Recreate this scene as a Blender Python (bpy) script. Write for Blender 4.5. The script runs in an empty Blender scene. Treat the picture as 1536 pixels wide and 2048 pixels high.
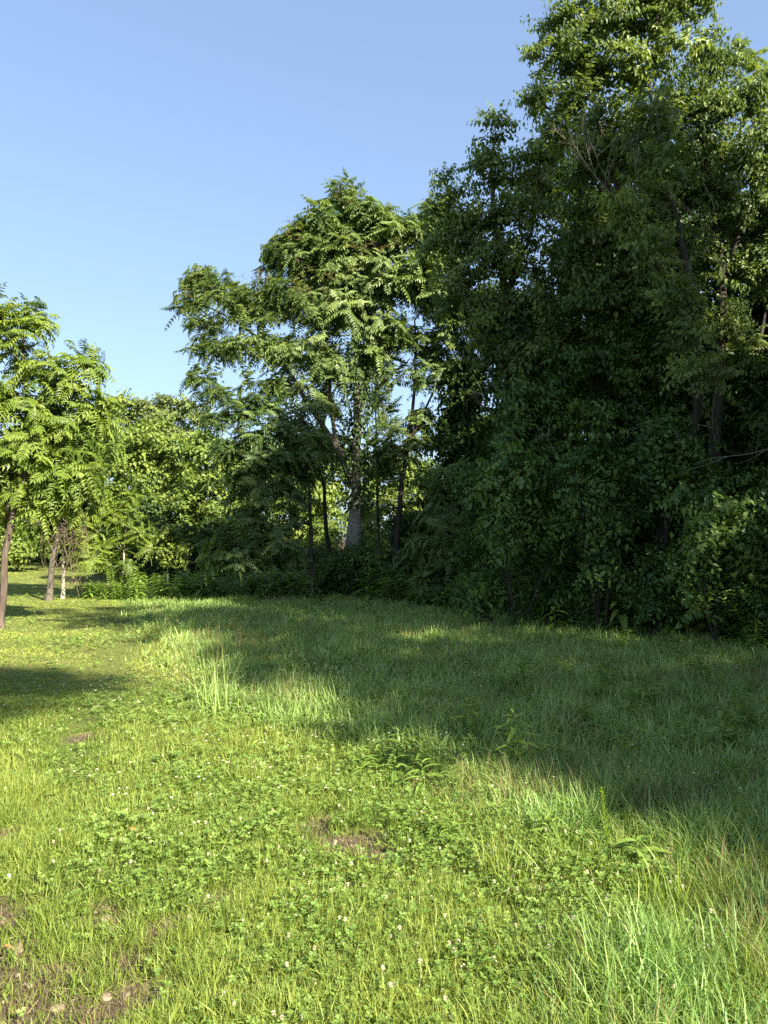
import bpy, math, random
import numpy as np
from mathutils import Vector

SC = bpy.context.scene
COL = SC.collection
RNG = np.random.default_rng(7)
R = math.radians

# ------------------------------------------------------------------ camera
CAM_H = 1.6
F = 1500.0                       # focal length in pixels of the 1536 x 2048 frame
PITCH = math.atan(66 / F)        # tilted slightly up, horizon at row 1090
cam_d = bpy.data.cameras.new('camera')
cam = bpy.data.objects.new('camera', cam_d)
COL.objects.link(cam)
cam.location = (0, 0, CAM_H)
cam.rotation_euler = (math.pi / 2 + PITCH, 0, 0)
cam_d.sensor_fit = 'VERTICAL'
cam_d.sensor_height = 32.0
cam_d.lens = 32.0 * F / 2048
cam_d.clip_start = 0.05
cam_d.clip_end = 3000
SC.camera = cam

# ------------------------------------------------------------------ sky, sun, exposure
SUN_AZ = R(140)                  # clockwise from +Y: from the right, a little behind the camera
SUN_EL = R(34)
w = bpy.data.worlds.new('World')
SC.world = w
w.use_nodes = True
wn = w.node_tree
for n in list(wn.nodes):
    wn.nodes.remove(n)
wo = wn.nodes.new('ShaderNodeOutputWorld')
wb = wn.nodes.new('ShaderNodeBackground')
ws = wn.nodes.new('ShaderNodeTexSky')
ws.sky_type = 'NISHITA'
ws.sun_disc = False
ws.sun_elevation = SUN_EL
ws.sun_rotation = SUN_AZ
ws.altitude = 0
ws.air_density = 1.0
ws.dust_density = 2.0
ws.ozone_density = 1.2
wb.inputs['Strength'].default_value = 0.076
wg = wn.nodes.new('ShaderNodeGamma'); wg.inputs['Gamma'].default_value = 0.6   # narrows the brightness range: an evener sky
wn.links.new(ws.outputs[0], wg.inputs['Color'])
wt = wn.nodes.new('ShaderNodeMix'); wt.data_type = 'RGBA'; wt.blend_type = 'MULTIPLY'; wt.inputs['Factor'].default_value = 1.0
wt.inputs['B'].default_value = (0.70, 0.815, 0.98, 1)
wn.links.new(wg.outputs[0], wt.inputs['A'])
wn.links.new(wt.outputs['Result'], wb.inputs[0])
wn.links.new(wb.outputs[0], wo.inputs[0])

sun_d = bpy.data.lights.new('sun', 'SUN')
sun_d.energy = 3.1
sun_d.angle = R(0.7)
sun_d.color = (1.0, 0.90, 0.72)
sun = bpy.data.objects.new('sun', sun_d)
COL.objects.link(sun)
S = Vector((math.sin(SUN_AZ) * math.cos(SUN_EL), math.cos(SUN_AZ) * math.cos(SUN_EL), math.sin(SUN_EL)))
sun.rotation_euler = S.to_track_quat('Z', 'Y').to_euler()
sun.location = S * 60

SC.view_settings.view_transform = 'Standard'
SC.view_settings.look = 'None'
SC.view_settings.exposure = 2.72
SC.view_settings.gamma = 1.0
SC.view_settings.use_curve_mapping = False
cy = SC.cycles
cy.use_denoising = False
cy.max_bounces = 8
cy.diffuse_bounces = 6
cy.glossy_bounces = 2
cy.transmission_bounces = 4
cy.caustics_reflective = False
cy.caustics_refractive = False

# ------------------------------------------------------------------ helpers
def norm(a):
    a = np.asarray(a, float)
    return a / np.maximum(np.linalg.norm(a, axis=-1, keepdims=True), 1e-9)

class Noise:
    """bilinear value noise on a random lattice"""
    def __init__(s, seed, n=256):
        s.n = n
        s.t = np.random.default_rng(seed).random((n, n))
    def one(s, x, y):
        xi = np.floor(x).astype(int); yi = np.floor(y).astype(int)
        fx = x - xi; fy = y - yi
        fx = fx * fx * (3 - 2 * fx); fy = fy * fy * (3 - 2 * fy)
        n = s.n; t = s.t
        a = t[xi % n, yi % n]; b = t[(xi + 1) % n, yi % n]
        c = t[xi % n, (yi + 1) % n]; d = t[(xi + 1) % n, (yi + 1) % n]
        return (a * (1 - fx) + b * fx) * (1 - fy) + (c * (1 - fx) + d * fx) * fy
    def __call__(s, x, y, scale=1.0, octv=3):
        x = np.asarray(x, float) / scale + 1000; y = np.asarray(y, float) / scale + 1000
        v = 0; a = 0.5; tot = 0
        for i in range(octv):
            v = v + a * s.one(x + 17.3 * i, y + 9.1 * i); tot += a
            a *= 0.5; x = x * 2.03; y = y * 2.03
        return v / tot
N1, N2, N3, N4 = Noise(1), Noise(2), Noise(3), Noise(4)

def height(x, y):
    x = np.asarray(x, float); y = np.asarray(y, float)
    far = np.clip(y - 24, 0, 90)
    h = far * 0.028
    h = h + (N1(x, y, 3.5, 2) - 0.5) * 0.10 * np.clip(y / 6, 0.25, 1) + (N2(x, y, 0.7, 2) - 0.5) * 0.03
    return h

def ray(px, py):
    u = (px - 768) / F; v = -(py - 1024) / F
    c, s = math.cos(PITCH), math.sin(PITCH)
    # camera looks along +Y tilted up by PITCH
    return np.array([u, c - v * s, s + v * c])

def W(px, py, Y):
    """world point at photograph position px, py and distance Y in front of the camera"""
    d = ray(px, py)
    return np.array([0, 0, CAM_H]) + d * (Y / d[1])

def G(px, py):
    """point of the ground seen at px, py"""
    d = ray(px, py)
    t = 1.0; last = 0
    o = np.array([0, 0, CAM_H])
    while t < 80:
        p = o + d * t
        if p[2] < height(p[0], p[1]):
            break
        t += 0.03 if t < 10 else 0.1
    return np.array([p[0], p[1], float(height(p[0], p[1]))])

def ground_at(px, Y):
    x = (px - 768) / F * Y
    return np.array([x, Y, float(height(x, Y))])

class Geo:
    """collects triangles with a per-vertex tone and a material index"""
    def __init__(s):
        s.V = []; s.T = []; s.A = []; s.M = []; s.n = 0
    def add(s, V, T, tone=0.5, mat=0):
        V = np.asarray(V, np.float32).reshape(-1, 3); T = np.asarray(T, np.int64).reshape(-1, 3)
        s.V.append(V); s.T.append(T + s.n)
        s.A.append(np.broadcast_to(np.asarray(tone, np.float32), (len(V),)))
        s.M.append(np.full(len(T), mat, np.int32))
        s.n += len(V)
    def mesh(s, name, mats, origin=(0, 0, 0), smooth=False):
        V = np.concatenate(s.V) - np.asarray(origin, np.float32)
        T = np.concatenate(s.T); A = np.concatenate(s.A); M = np.concatenate(s.M)
        me = bpy.data.meshes.new(name)
        me.vertices.add(len(V)); me.vertices.foreach_set('co', V.astype(np.float32).ravel())
        me.loops.add(len(T) * 3); me.loops.foreach_set('vertex_index', T.astype(np.int32).ravel())
        me.polygons.add(len(T))
        me.polygons.foreach_set('loop_start', np.arange(0, len(T) * 3, 3, dtype=np.int32))
        for m in (mats if isinstance(mats, (list, tuple)) else [mats]):
            me.materials.append(m)
        me.polygons.foreach_set('material_index', M)
        me.polygons.foreach_set('use_smooth', np.full(len(T), smooth, bool))
        at = me.attributes.new('tone', 'FLOAT', 'POINT'); at.data.foreach_set('value', A.astype(np.float32))
        me.update(calc_edges=True)
        return me

def stamp(geo, tpl, pos, mats, tone, mat=0, tone_gain=1.0):
    """tpl = (V, T, tone) placed N times; mats N x 3 x 3"""
    V, T, A = tpl
    n = len(pos)
    if n == 0: return
    P = np.einsum('nij,vj->nvi', mats, V) + np.asarray(pos)[:, None, :]
    I = T[None] + (np.arange(n) * len(V))[:, None, None]
    tn = np.asarray(tone, float)[:, None] + (A[None] - 0.5) * tone_gain
    geo.add(P.reshape(-1, 3), I.reshape(-1, 3), tn.reshape(-1), mat)

def rots(yaw, tilt=None, tiltdir=None, scale=None):
    """yaw about Z, then tilt (radians) toward azimuth tiltdir, times scale"""
    yaw = np.asarray(yaw, float); n = len(yaw)
    c, s = np.cos(yaw), np.sin(yaw)
    Rz = np.zeros((n, 3, 3)); Rz[:, 0, 0] = c; Rz[:, 0, 1] = -s; Rz[:, 1, 0] = s; Rz[:, 1, 1] = c; Rz[:, 2, 2] = 1
    M = Rz
    if tilt is not None:
        ax = np.stack([-np.sin(tiltdir), np.cos(tiltdir), np.zeros(n)], 1)   # z x d
        K = np.zeros((n, 3, 3))
        K[:, 0, 1] = -ax[:, 2]; K[:, 0, 2] = ax[:, 1]; K[:, 1, 0] = ax[:, 2]
        K[:, 1, 2] = -ax[:, 0]; K[:, 2, 0] = -ax[:, 1]; K[:, 2, 1] = ax[:, 0]
        t = np.asarray(tilt)[:, None, None]
        Rt = np.eye(3)[None] + np.sin(t) * K + (1 - np.cos(t)) * (K @ K)
        M = Rt @ Rz
    if scale is not None:
        scale = np.asarray(scale, float)
        M = M * (scale[:, None, None] if scale.ndim == 1 else scale[:, None, :])
    return M

def tube(geo, pts, rad, k=5, tone=0.5, mat=0, cap=True):
    pts = np.asarray(pts, float); m = len(pts)
    rad = np.broadcast_to(np.asarray(rad, float), (m,))
    t = np.gradient(pts, axis=0); t = norm(t)
    ref = np.array([1.0, 0, 0]) if abs(t[0, 0]) < 0.8 else np.array([0, 1.0, 0])
    u = norm(np.cross(t, ref)); v = np.cross(t, u)
    a = np.arange(k) * 2 * math.pi / k
    ring = pts[:, None] + rad[:, None, None] * (np.cos(a)[None, :, None] * u[:, None] + np.sin(a)[None, :, None] * v[:, None])
    i = np.arange(m - 1)[:, None]; j = np.arange(k)[None]
    j2 = (j + 1) % k
    A = i * k + j; B = i * k + j2; C = (i + 1) * k + j2; D = (i + 1) * k + j
    T = np.concatenate([np.stack([A, B, C], -1).reshape(-1, 3), np.stack([A, C, D], -1).reshape(-1, 3)])
    V = ring.reshape(-1, 3)
    if cap:
        V = np.concatenate([V, pts[-1:]]); L = len(V) - 1; b = (m - 1) * k
        T = np.concatenate([T, np.stack([b + np.arange(k), b + (np.arange(k) + 1) % k, np.full(k, L)], -1)])
    geo.add(V, T, tone, mat)

def obj(name, me, parent=None, loc=None):
    o = bpy.data.objects.new(name, me); COL.objects.link(o)
    if parent is not None: o.parent = parent
    if loc is not None: o.location = loc
    return o
def tag(o, label, cat, group=None, kind=None):
    if label: o['label'] = label
    if cat: o['category'] = cat
    if group: o['group'] = group
    if kind: o['kind'] = kind
    return o
def thing(name, label, cat, loc, group=None):
    o = bpy.data.objects.new(name, None); COL.objects.link(o)
    o.empty_display_size = 0.2
    o.location = loc
    return tag(o, label, cat, group)
def dup(root, loc, rz=0.0, sc=1.0, label=None, group=None):
    r = root.copy(); COL.objects.link(r)
    r.location = loc; r.rotation_euler = (0, 0, rz); r.scale = (sc, sc, sc) if np.isscalar(sc) else sc
    if label: r['label'] = label
    if group: r['group'] = group
    for ch in list(root.children):
        c = ch.copy(); COL.objects.link(c); c.parent = r
        for g in ch.children:
            d = g.copy(); COL.objects.link(d); d.parent = c
    return r

# ------------------------------------------------------------------ materials
def leaf_mat(name, dark, light, transl=0.35, rough=0.45, tr_col=None, spec=0.35):
    m = bpy.data.materials.new(name); m.use_nodes = True
    nt = m.node_tree; nt.nodes.clear()
    out = nt.nodes.new('ShaderNodeOutputMaterial')
    at = nt.nodes.new('ShaderNodeAttribute'); at.attribute_name = 'tone'
    rp = nt.nodes.new('ShaderNodeValToRGB')
    rp.color_ramp.elements[0].color = (*dark, 1); rp.color_ramp.elements[1].color = (*light, 1)
    nt.links.new(at.outputs['Fac'], rp.inputs['Fac'])
    pb = nt.nodes.new('ShaderNodeBsdfPrincipled')
    pb.inputs['Roughness'].default_value = rough
    pb.inputs['Specular IOR Level'].default_value = spec
    nt.links.new(rp.outputs['Color'], pb.inputs['Base Color'])
    tl = nt.nodes.new('ShaderNodeBsdfTranslucent')
    mx = nt.nodes.new('ShaderNodeMix'); mx.data_type = 'RGBA'; mx.blend_type = 'MULTIPLY'
    mx.inputs['Factor'].default_value = 1.0
    nt.links.new(rp.outputs['Color'], mx.inputs['A'])
    mx.inputs['B'].default_value = (*(tr_col or (1.5, 1.45, 0.55)), 1)
    nt.links.new(mx.outputs['Result'], tl.inputs['Color'])
    ms = nt.nodes.new('ShaderNodeMixShader'); ms.inputs[0].default_value = transl
    nt.links.new(pb.outputs[0], ms.inputs[1]); nt.links.new(tl.outputs[0], ms.inputs[2])
    nt.links.new(ms.outputs[0], out.inputs[0])
    return m

def solid_mat(name, c1, c2, scale=8.0, rough=0.85, bump=0.5, detail=6, stretch=(1, 1, 1), dist=0.02):
    m = bpy.data.materials.new(name); m.use_nodes = True
    nt = m.node_tree; nt.nodes.clear()
    out = nt.nodes.new('ShaderNodeOutputMaterial')
    pb = nt.nodes.new('ShaderNodeBsdfPrincipled'); pb.inputs['Roughness'].default_value = rough
    pb.inputs['Specular IOR Level'].default_value = 0.2
    tc = nt.nodes.new('ShaderNodeTexCoord'); mp = nt.nodes.new('ShaderNodeMapping')
    mp.inputs['Scale'].default_value = stretch
    nz = nt.nodes.new('ShaderNodeTexNoise'); nz.inputs['Scale'].default_value = scale; nz.inputs['Detail'].default_value = detail
    nz.inputs['Roughness'].default_value = 0.65
    rp = nt.nodes.new('ShaderNodeValToRGB')
    rp.color_ramp.elements[0].position = 0.32; rp.color_ramp.elements[1].position = 0.7
    rp.color_ramp.elements[0].color = (*c1, 1); rp.color_ramp.elements[1].color = (*c2, 1)
    bp = nt.nodes.new('ShaderNodeBump'); bp.inputs['Strength'].default_value = bump; bp.inputs['Distance'].default_value = dist
    L = nt.links.new
    L(tc.outputs['Object'], mp.inputs['Vector']); L(mp.outputs[0], nz.inputs['Vector'])
    L(nz.outputs['Fac'], rp.inputs['Fac']); L(rp.outputs['Color'], pb.inputs['Base Color'])
    L(nz.outputs['Fac'], bp.inputs['Height']); L(bp.outputs[0], pb.inputs['Normal']); L(pb.outputs[0], out.inputs[0])
    return m

M = {}
M['ail'] = leaf_mat('ailanthus_leaf', (0.056, 0.108, 0.034), (0.205, 0.272, 0.085), 0.34, 0.45, spec=0.3)
M['wal'] = leaf_mat('walnut_leaf', (0.066, 0.124, 0.020), (0.200, 0.265, 0.042), 0.38, 0.5, spec=0.3)
M['elder'] = leaf_mat('box_elder_leaf', (0.048, 0.092, 0.026), (0.195, 0.258, 0.072), 0.36, 0.45, spec=0.35)
M['maple'] = leaf_mat('maple_leaf', (0.066, 0.120, 0.022), (0.205, 0.265, 0.050), 0.34, 0.5, spec=0.3)
M['pale'] = leaf_mat('pale_leaf', (0.075, 0.115, 0.034), (0.185, 0.225, 0.066), 0.33, 0.5, spec=0.3)  # paler, greyer leaf for the farthest treetop
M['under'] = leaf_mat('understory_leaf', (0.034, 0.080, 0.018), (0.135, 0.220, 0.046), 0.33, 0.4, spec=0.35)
M['deep'] = leaf_mat('shade_darkened_leaf', (0.020, 0.046, 0.011), (0.080, 0.128, 0.026), 0.33, 0.5, spec=0.25)  # darkened leaf: the wood's deep shade is put into the colour
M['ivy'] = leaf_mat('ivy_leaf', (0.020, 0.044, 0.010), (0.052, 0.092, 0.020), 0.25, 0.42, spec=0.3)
M['weed'] = leaf_mat('weed_leaf', (0.085, 0.165, 0.030), (0.220, 0.320, 0.058), 0.38, 0.45)
M['lawn'] = leaf_mat('lawn_blade', (0.115, 0.185, 0.026), (0.335, 0.385, 0.085), 0.38, 0.5, (1.3, 1.25, 0.5))
M['meadow'] = leaf_mat('meadow_blade', (0.140, 0.258, 0.062), (0.380, 0.490, 0.145), 0.36, 0.48, (1.3, 1.3, 0.5), spec=0.4)
M['clover'] = leaf_mat('clover_leaf', (0.080, 0.165, 0.030), (0.225, 0.320, 0.070), 0.36, 0.5, spec=0.3)
M['straw'] = leaf_mat('dry_stalk', (0.16, 0.125, 0.055), (0.33, 0.27, 0.13), 0.25, 0.6, (1.1, 1.0, 0.8))
M['bloom'] = leaf_mat('clover_bloom', (0.40, 0.36, 0.24), (0.78, 0.77, 0.62), 0.3, 0.7, (1.1, 1.05, 0.9))
M['gold'] = leaf_mat('goldenrod_leaf', (0.120, 0.200, 0.018), (0.210, 0.300, 0.028), 0.4, 0.5)
M['flower_tuft'] = leaf_mat('seed_cluster', (0.16, 0.14, 0.05), (0.27, 0.22, 0.09), 0.3, 0.6, (1.1, 1.0, 0.8))
M['bark'] = solid_mat('grey_bark', (0.050, 0.042, 0.034), (0.155, 0.135, 0.112), 14, 0.9, 0.8, 8, (1, 1, 0.22), 0.03)
M['bark_red'] = solid_mat('red_brown_bark', (0.045, 0.034, 0.027), (0.140, 0.108, 0.088), 16, 0.9, 0.9, 8, (1, 1, 0.18), 0.03)
M['bark_dark'] = solid_mat('dark_bark', (0.020, 0.017, 0.014), (0.065, 0.055, 0.046), 14, 0.9, 0.8, 8, (1, 1, 0.2), 0.03)
M['bark_pale'] = solid_mat('pale_bark', (0.20, 0.17, 0.13), (0.42, 0.38, 0.32), 12, 0.85, 0.4, 6, (1, 1, 0.3), 0.01)
M['bark_lichen'] = solid_mat('lichen_bark', (0.085, 0.080, 0.070), (0.30, 0.29, 0.26), 22, 0.9, 0.6, 8, (1, 1, 0.45), 0.02)
M['deadwood'] = solid_mat('dead_wood', (0.10, 0.088, 0.07), (0.26, 0.235, 0.195), 10, 0.9, 0.4, 5, (1, 1, 1), 0.01)
M['twig'] = solid_mat('dead_twig', (0.06, 0.047, 0.033), (0.17, 0.135, 0.10), 6, 0.9, 0.2, 3)
M['stone'] = solid_mat('stone', (0.13, 0.10, 0.07), (0.34, 0.27, 0.19), 30, 0.9, 0.5, 8, (1, 1, 1), 0.006)
M['rust'] = solid_mat('rusty_metal', (0.16, 0.055, 0.03), (0.34, 0.13, 0.07), 40, 0.8, 0.3, 5)
M['white_cap'] = solid_mat('white_cap', (0.62, 0.66, 0.70), (0.78, 0.80, 0.82), 30, 0.6, 0.1, 3)
M['dead_leaf'] = leaf_mat('dead_leaf', (0.24, 0.085, 0.03), (0.42, 0.19, 0.07), 0.25, 0.6, (1.2, 1, 0.7))

# ------------------------------------------------------------------ terrain
BARE = []     # (x, y, radius) of the worn spots
for px, py, r in [(5, 1850, .16), (10, 1900, .20), (25, 1960, .18), (60, 2010, .18), (215, 1838, .12), (130, 2035, .20), (0, 1840, .22), (50, 1900, .16), (90, 1960, .18), (180, 2040, .16), (250, 2000, .13), (640, 1652, .13), (700, 1690, .17), (765, 1712, .11),
                  (165, 1478, .14), (205, 1470, .08), (10, 1672, .14), (430, 1812, .07), (330, 1870, .08), (255, 1935, .09), (820, 1765, .08), (1010, 1842, .09), (1330, 1650, .2), (1400, 1640, .16)]:
    g = G(px, py); BARE.append((g[0], g[1], r))
def bare(x, y):
    b = np.zeros_like(np.asarray(x, float))
    for bx, by, r in BARE:
        d = np.hypot((x - bx), (y - by) * 0.8) / r
        d = d + (N3(x, y, 0.18, 3) - 0.5) * 1.6
        b = np.maximum(b, np.clip(1.25 - d, 0, 1))
    return b

def ground_mat():
    m = bpy.data.materials.new('soil_and_thatch'); m.use_nodes = True
    nt = m.node_tree; nt.nodes.clear(); L = nt.links.new
    out = nt.nodes.new('ShaderNodeOutputMaterial'); pb = nt.nodes.new('ShaderNodeBsdfPrincipled')
    pb.inputs['Roughness'].default_value = 0.95; pb.inputs['Specular IOR Level'].default_value = 0.1
    tc = nt.nodes.new('ShaderNodeTexCoord')
    def noise(sc, det=8):
        n = nt.nodes.new('ShaderNodeTexNoise'); n.inputs['Scale'].default_value = sc; n.inputs['Detail'].default_value = det
        n.inputs['Roughness'].default_value = 0.7
        L(tc.outputs['Object'], n.inputs['Vector']); return n
    def ramp(n, a, b, p0=.35, p1=.68):
        r = nt.nodes.new('ShaderNodeValToRGB'); r.color_ramp.elements[0].color = (*a, 1); r.color_ramp.elements[1].color = (*b, 1)
        r.color_ramp.elements[0].position = p0; r.color_ramp.elements[1].position = p1
        L(n.outputs['Fac'], r.inputs['Fac']); return r
    thatch = ramp(noise(26), (0.060, 0.082, 0.020), (0.180, 0.200, 0.055))
    soil = ramp(noise(38), (0.036, 0.028, 0.019), (0.160, 0.126, 0.082))
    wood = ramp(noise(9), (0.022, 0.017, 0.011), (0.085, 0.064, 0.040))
    at = nt.nodes.new('ShaderNodeAttribute'); at.attribute_name = 'tone'
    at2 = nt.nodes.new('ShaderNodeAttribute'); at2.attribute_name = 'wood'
    m1 = nt.nodes.new('ShaderNodeMix'); m1.data_type = 'RGBA'
    L(at.outputs['Fac'], m1.inputs['Factor']); L(thatch.outputs[0], m1.inputs['A']); L(soil.outputs[0], m1.inputs['B'])
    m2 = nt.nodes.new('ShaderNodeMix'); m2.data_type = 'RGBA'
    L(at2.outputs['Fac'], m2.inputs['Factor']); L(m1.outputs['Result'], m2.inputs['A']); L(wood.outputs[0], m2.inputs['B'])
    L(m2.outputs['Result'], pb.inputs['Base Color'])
    bn = noise(60); bp = nt.nodes.new('ShaderNodeBump'); bp.inputs['Strength'].default_value = 0.8; bp.inputs['Distance'].default_value = 0.02
    L(bn.outputs['Fac'], bp.inputs['Height']); L(bp.outputs[0], pb.inputs['Normal']); L(pb.outputs[0], out.inputs[0])
    return m
M['ground'] = ground_mat()

TREELINE = lambda x: np.interp(x, [-60, -14, -9, -5, -1, 2, 4.5, 7, 10, 14, 30], [40, 34, 25.5, 25, 22.5, 19, 14.6, 12.3, 8, 1, -30])
def make_ground():
    xs = np.concatenate([-np.geomspace(900, 14, 26)[:-1], np.linspace(-14, -4, 70)[:-1], np.linspace(-4, 4, 170)[:-1], np.linspace(4, 14, 70)[:-1], np.geomspace(14, 900, 26)])
    ys = np.concatenate([-np.geomspace(900, 6, 20)[:-1], np.linspace(-6, 2, 20)[:-1], np.linspace(2, 8, 150)[:-1], np.linspace(8, 30, 120)[:-1], np.geomspace(30, 900, 34)])
    X, Y = np.meshgrid(xs, ys)
    Z = height(X, Y)
    b = bare(X, Y)
    Z = Z - b * 0.025
    tone = np.clip(b * 1.6, 0, 1)
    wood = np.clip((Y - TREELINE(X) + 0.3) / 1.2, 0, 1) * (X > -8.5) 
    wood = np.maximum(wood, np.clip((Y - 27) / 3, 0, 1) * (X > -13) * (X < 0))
    nx, ny = len(xs), len(ys)
    i = np.arange(ny - 1)[:, None] * nx + np.arange(nx - 1)[None]
    T = np.concatenate([np.stack([i, i + 1, i + nx + 1], -1).reshape(-1, 3), np.stack([i, i + nx + 1, i + nx], -1).reshape(-1, 3)])
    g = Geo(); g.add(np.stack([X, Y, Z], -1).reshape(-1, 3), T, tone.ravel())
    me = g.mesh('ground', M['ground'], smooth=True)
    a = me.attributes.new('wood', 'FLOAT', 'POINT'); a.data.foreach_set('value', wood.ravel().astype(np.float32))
    o = obj('ground', me); tag(o, 'worn soil and thatch under the mown lawn and rough meadow', None, kind='structure')
make_ground()

# ------------------------------------------------------------------ leaf templates
def leaf_shape(l, wd, droop=0.0, fold=0.15, seg=2, wide=0.4):
    """leaf along +Y from the origin, folded on its midrib; returns V, T"""
    if seg == 1:
        V = np.array([[0, 0, 0], [-wd / 2, l * wide, fold * wd], [wd / 2, l * wide, fold * wd], [0, l, -droop * l]])
        V = np.concatenate([V, [[0, l * wide, -droop * l * 0.3]]])
        T = np.array([[0, 4, 1], [0, 2, 4], [1, 4, 3], [4, 2, 3]])
        return V, T
    t = np.array([0, 0.22, 0.5, 0.78, 1.0]); hw = np.array([0.06, 0.40, 0.5, 0.33, 0.0]) * wd
    y = t * l; z = -droop * l * t ** 2
    mid = np.stack([0 * y, y, z], 1)
    lf = np.stack([-hw, y, z + fold * hw * 2], 1)[:-1]; rt = np.stack([hw, y, z + fold * hw * 2], 1)[:-1]
    V = np.concatenate([mid, lf, rt]); T = []
    for k in range(3):
        T += [[k, k + 1, 5 + k + 1], [k, 6 + k, 5 + k], [k, 9 + k, 9 + k + 1], [k, 9 + k + 1, k + 1]]
    T += [[3, 4, 8], [3, 12, 4]]
    return V, np.array(T)

def basis(d, up=(0, 0, 1)):
    """rotation whose +Y is d, +Z near up"""
    d = norm(d); x = np.cross(d, up)
    if np.linalg.norm(x) < 1e-4: x = np.array([1.0, 0, 0])
    x = norm(x); z = np.cross(x, d)
    return np.stack([x, d, z], 1)

def compound_clump(rng, nleaf=9, L=0.6, pairs=9, ll=0.105, lw=0.036):
    """a shoot tip with a whorl of pinnate leaves, axis +Z"""
    g = Geo()
    for i in range(nleaf):
        az = i * 2.4 + rng.normal(0, 0.25)
        el = R(rng.uniform(-25, 70)) * (1 - 0.35 * i / nleaf)
        length = L * rng.uniform(0.5, 1.2); npair = max(5, int(pairs * rng.uniform(0.8, 1.15)))
        tone = rng.uniform(0.3, 0.7)
        h = np.array([math.cos(az), math.sin(az), 0])
        t = np.linspace(0, 1, npair + 2)
        droop = rng.uniform(0.1, 1.0)
        rp = np.array([h * (length * (tt * math.cos(el))) + np.array([0, 0, length * (tt * math.sin(el) - droop * tt ** 2 * 0.9)]) for tt in t])
        rp[:, 2] += (i / nleaf - 0.5) * -0.18
        # rachis as a thin strip
        side = np.cross(h, [0, 0, 1]) * 0.004
        n = len(t)
        V = np.concatenate([rp - side, rp + side]); k = np.arange(n - 1)
        g.add(V, np.concatenate([np.stack([k, k + 1, n + k + 1], 1), np.stack([k, n + k + 1, n + k], 1)]), 0.75)
        tang = norm(np.gradient(rp, axis=0))
        for j in range(2, n):
            sz = (0.75 + 0.5 * math.sin(math.pi * min(1, t[j] * 0.95))) * rng.uniform(0.85, 1.12)
            for sgn in (-1, 1):
                d = norm(tang[j] * 0.45 + sgn * norm(np.cross(tang[j], [0, 0, 1])) * 1.0 + np.array([0, 0, -0.32 + rng.normal(0, 0.12)]))
                Vl, Tl = leaf_shape(ll * sz, lw * sz * 1.1, 0.15, 0.2, 1, 0.35)
                g.add(Vl @ basis(d).T + rp[j], Tl, tone + rng.normal(0, 0.12))
        Vl, Tl = leaf_shape(ll, lw, 0.15, 0.2, 1, 0.35)
        g.add(Vl @ basis(norm(tang[-1] + [0, 0, -.2])).T + rp[-1], Tl, tone)
    return np.concatenate(g.V), np.concatenate(g.T), np.concatenate(g.A)

def broad_clump(rng, ntwig=6, nleaf=9, tl=0.5, ll=0.12, lw=0.075, droop=0.7, seg=1, spread=1.0):
    """sprays of simple leaves on twigs fanning from the origin, axis +Z"""
    g = Geo()
    for i in range(ntwig):
        az = i * 2.4 + rng.normal(0, 0.4); el = R(rng.uniform(-15, 75))
        d0 = np.array([math.cos(az) * math.cos(el) * spread, math.sin(az) * math.cos(el) * spread, math.sin(el)])
        length = tl * rng.uniform(0.6, 1.2); tw = rng.uniform(0.35, 0.65)
        for j in range(nleaf):
            t = (j + 1.0) / nleaf
            p = d0 * length * t + np.array([0, 0, -0.18 * length * t * t])
            la = az + (1 if j % 2 else -1) * rng.uniform(0.5, 1.5)
            h = np.array([math.cos(la), math.sin(la), 0])
            p = p + h * ll * 0.35 + np.array([0, 0, -0.15 * ll])
            dn = norm(h + np.array([0, 0, -droop * rng.uniform(0.3, 1.5)]))
            sz = rng.uniform(0.65, 1.15) * (1 - 0.25 * (t > 0.9))
            Vl, Tl = leaf_shape(ll * sz, lw * sz, rng.uniform(0.05, 0.3), rng.uniform(0.05, 0.3), seg, 0.4)
            up = norm(np.array([rng.normal(0, .35), rng.normal(0, .35), 1]))
            g.add(Vl @ basis(dn, up).T + p, Tl, tw + rng.normal(0, 0.13))
        side = norm(np.cross(d0, [0.1, 0.2, 1])) * 0.003
        e = d0 * length + np.array([0, 0, -0.18 * length]); mid = d0 * length * .5 + np.array([0, 0, -.045 * length])
        V = np.array([-side, side, mid - side, mid + side, e]); g.add(V, [[0, 1, 3], [0, 3, 2], [2, 3, 4]], 0.0)
    return np.concatenate(g.V), np.concatenate(g.T), np.concatenate(g.A)

r_ = np.random.default_rng(11)
TPL = {
    'ail': [compound_clump(r_, 11, 0.60, 8, 0.13, 0.050) for _ in range(8)],
    'wal': [compound_clump(r_, 11, 0.52, 8, 0.115, 0.043) for _ in range(8)],
    'sap': [compound_clump(r_, 9, 0.62, 9, 0.12, 0.042) for _ in range(5)],
    'elder': [broad_clump(r_, 11, 12, 0.46, 0.11, 0.062, 1.0) for _ in range(8)],
    'maple': [broad_clump(r_, 8, 8, 0.55, 0.19, 0.15, 0.6) for _ in range(8)],
    'pale': [broad_clump(r_, 8, 8, 0.7, 0.24, 0.19, 0.5) for _ in range(6)],
    'under': [broad_clump(r_, 7, 10, 0.44, 0.115, 0.058, 0.8, 2, 1.2) for _ in range(8)],
    'wood': [broad_clump(r_, 8, 8, 0.62, 0.21, 0.14, 0.7) for _ in range(8)],
}

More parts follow.
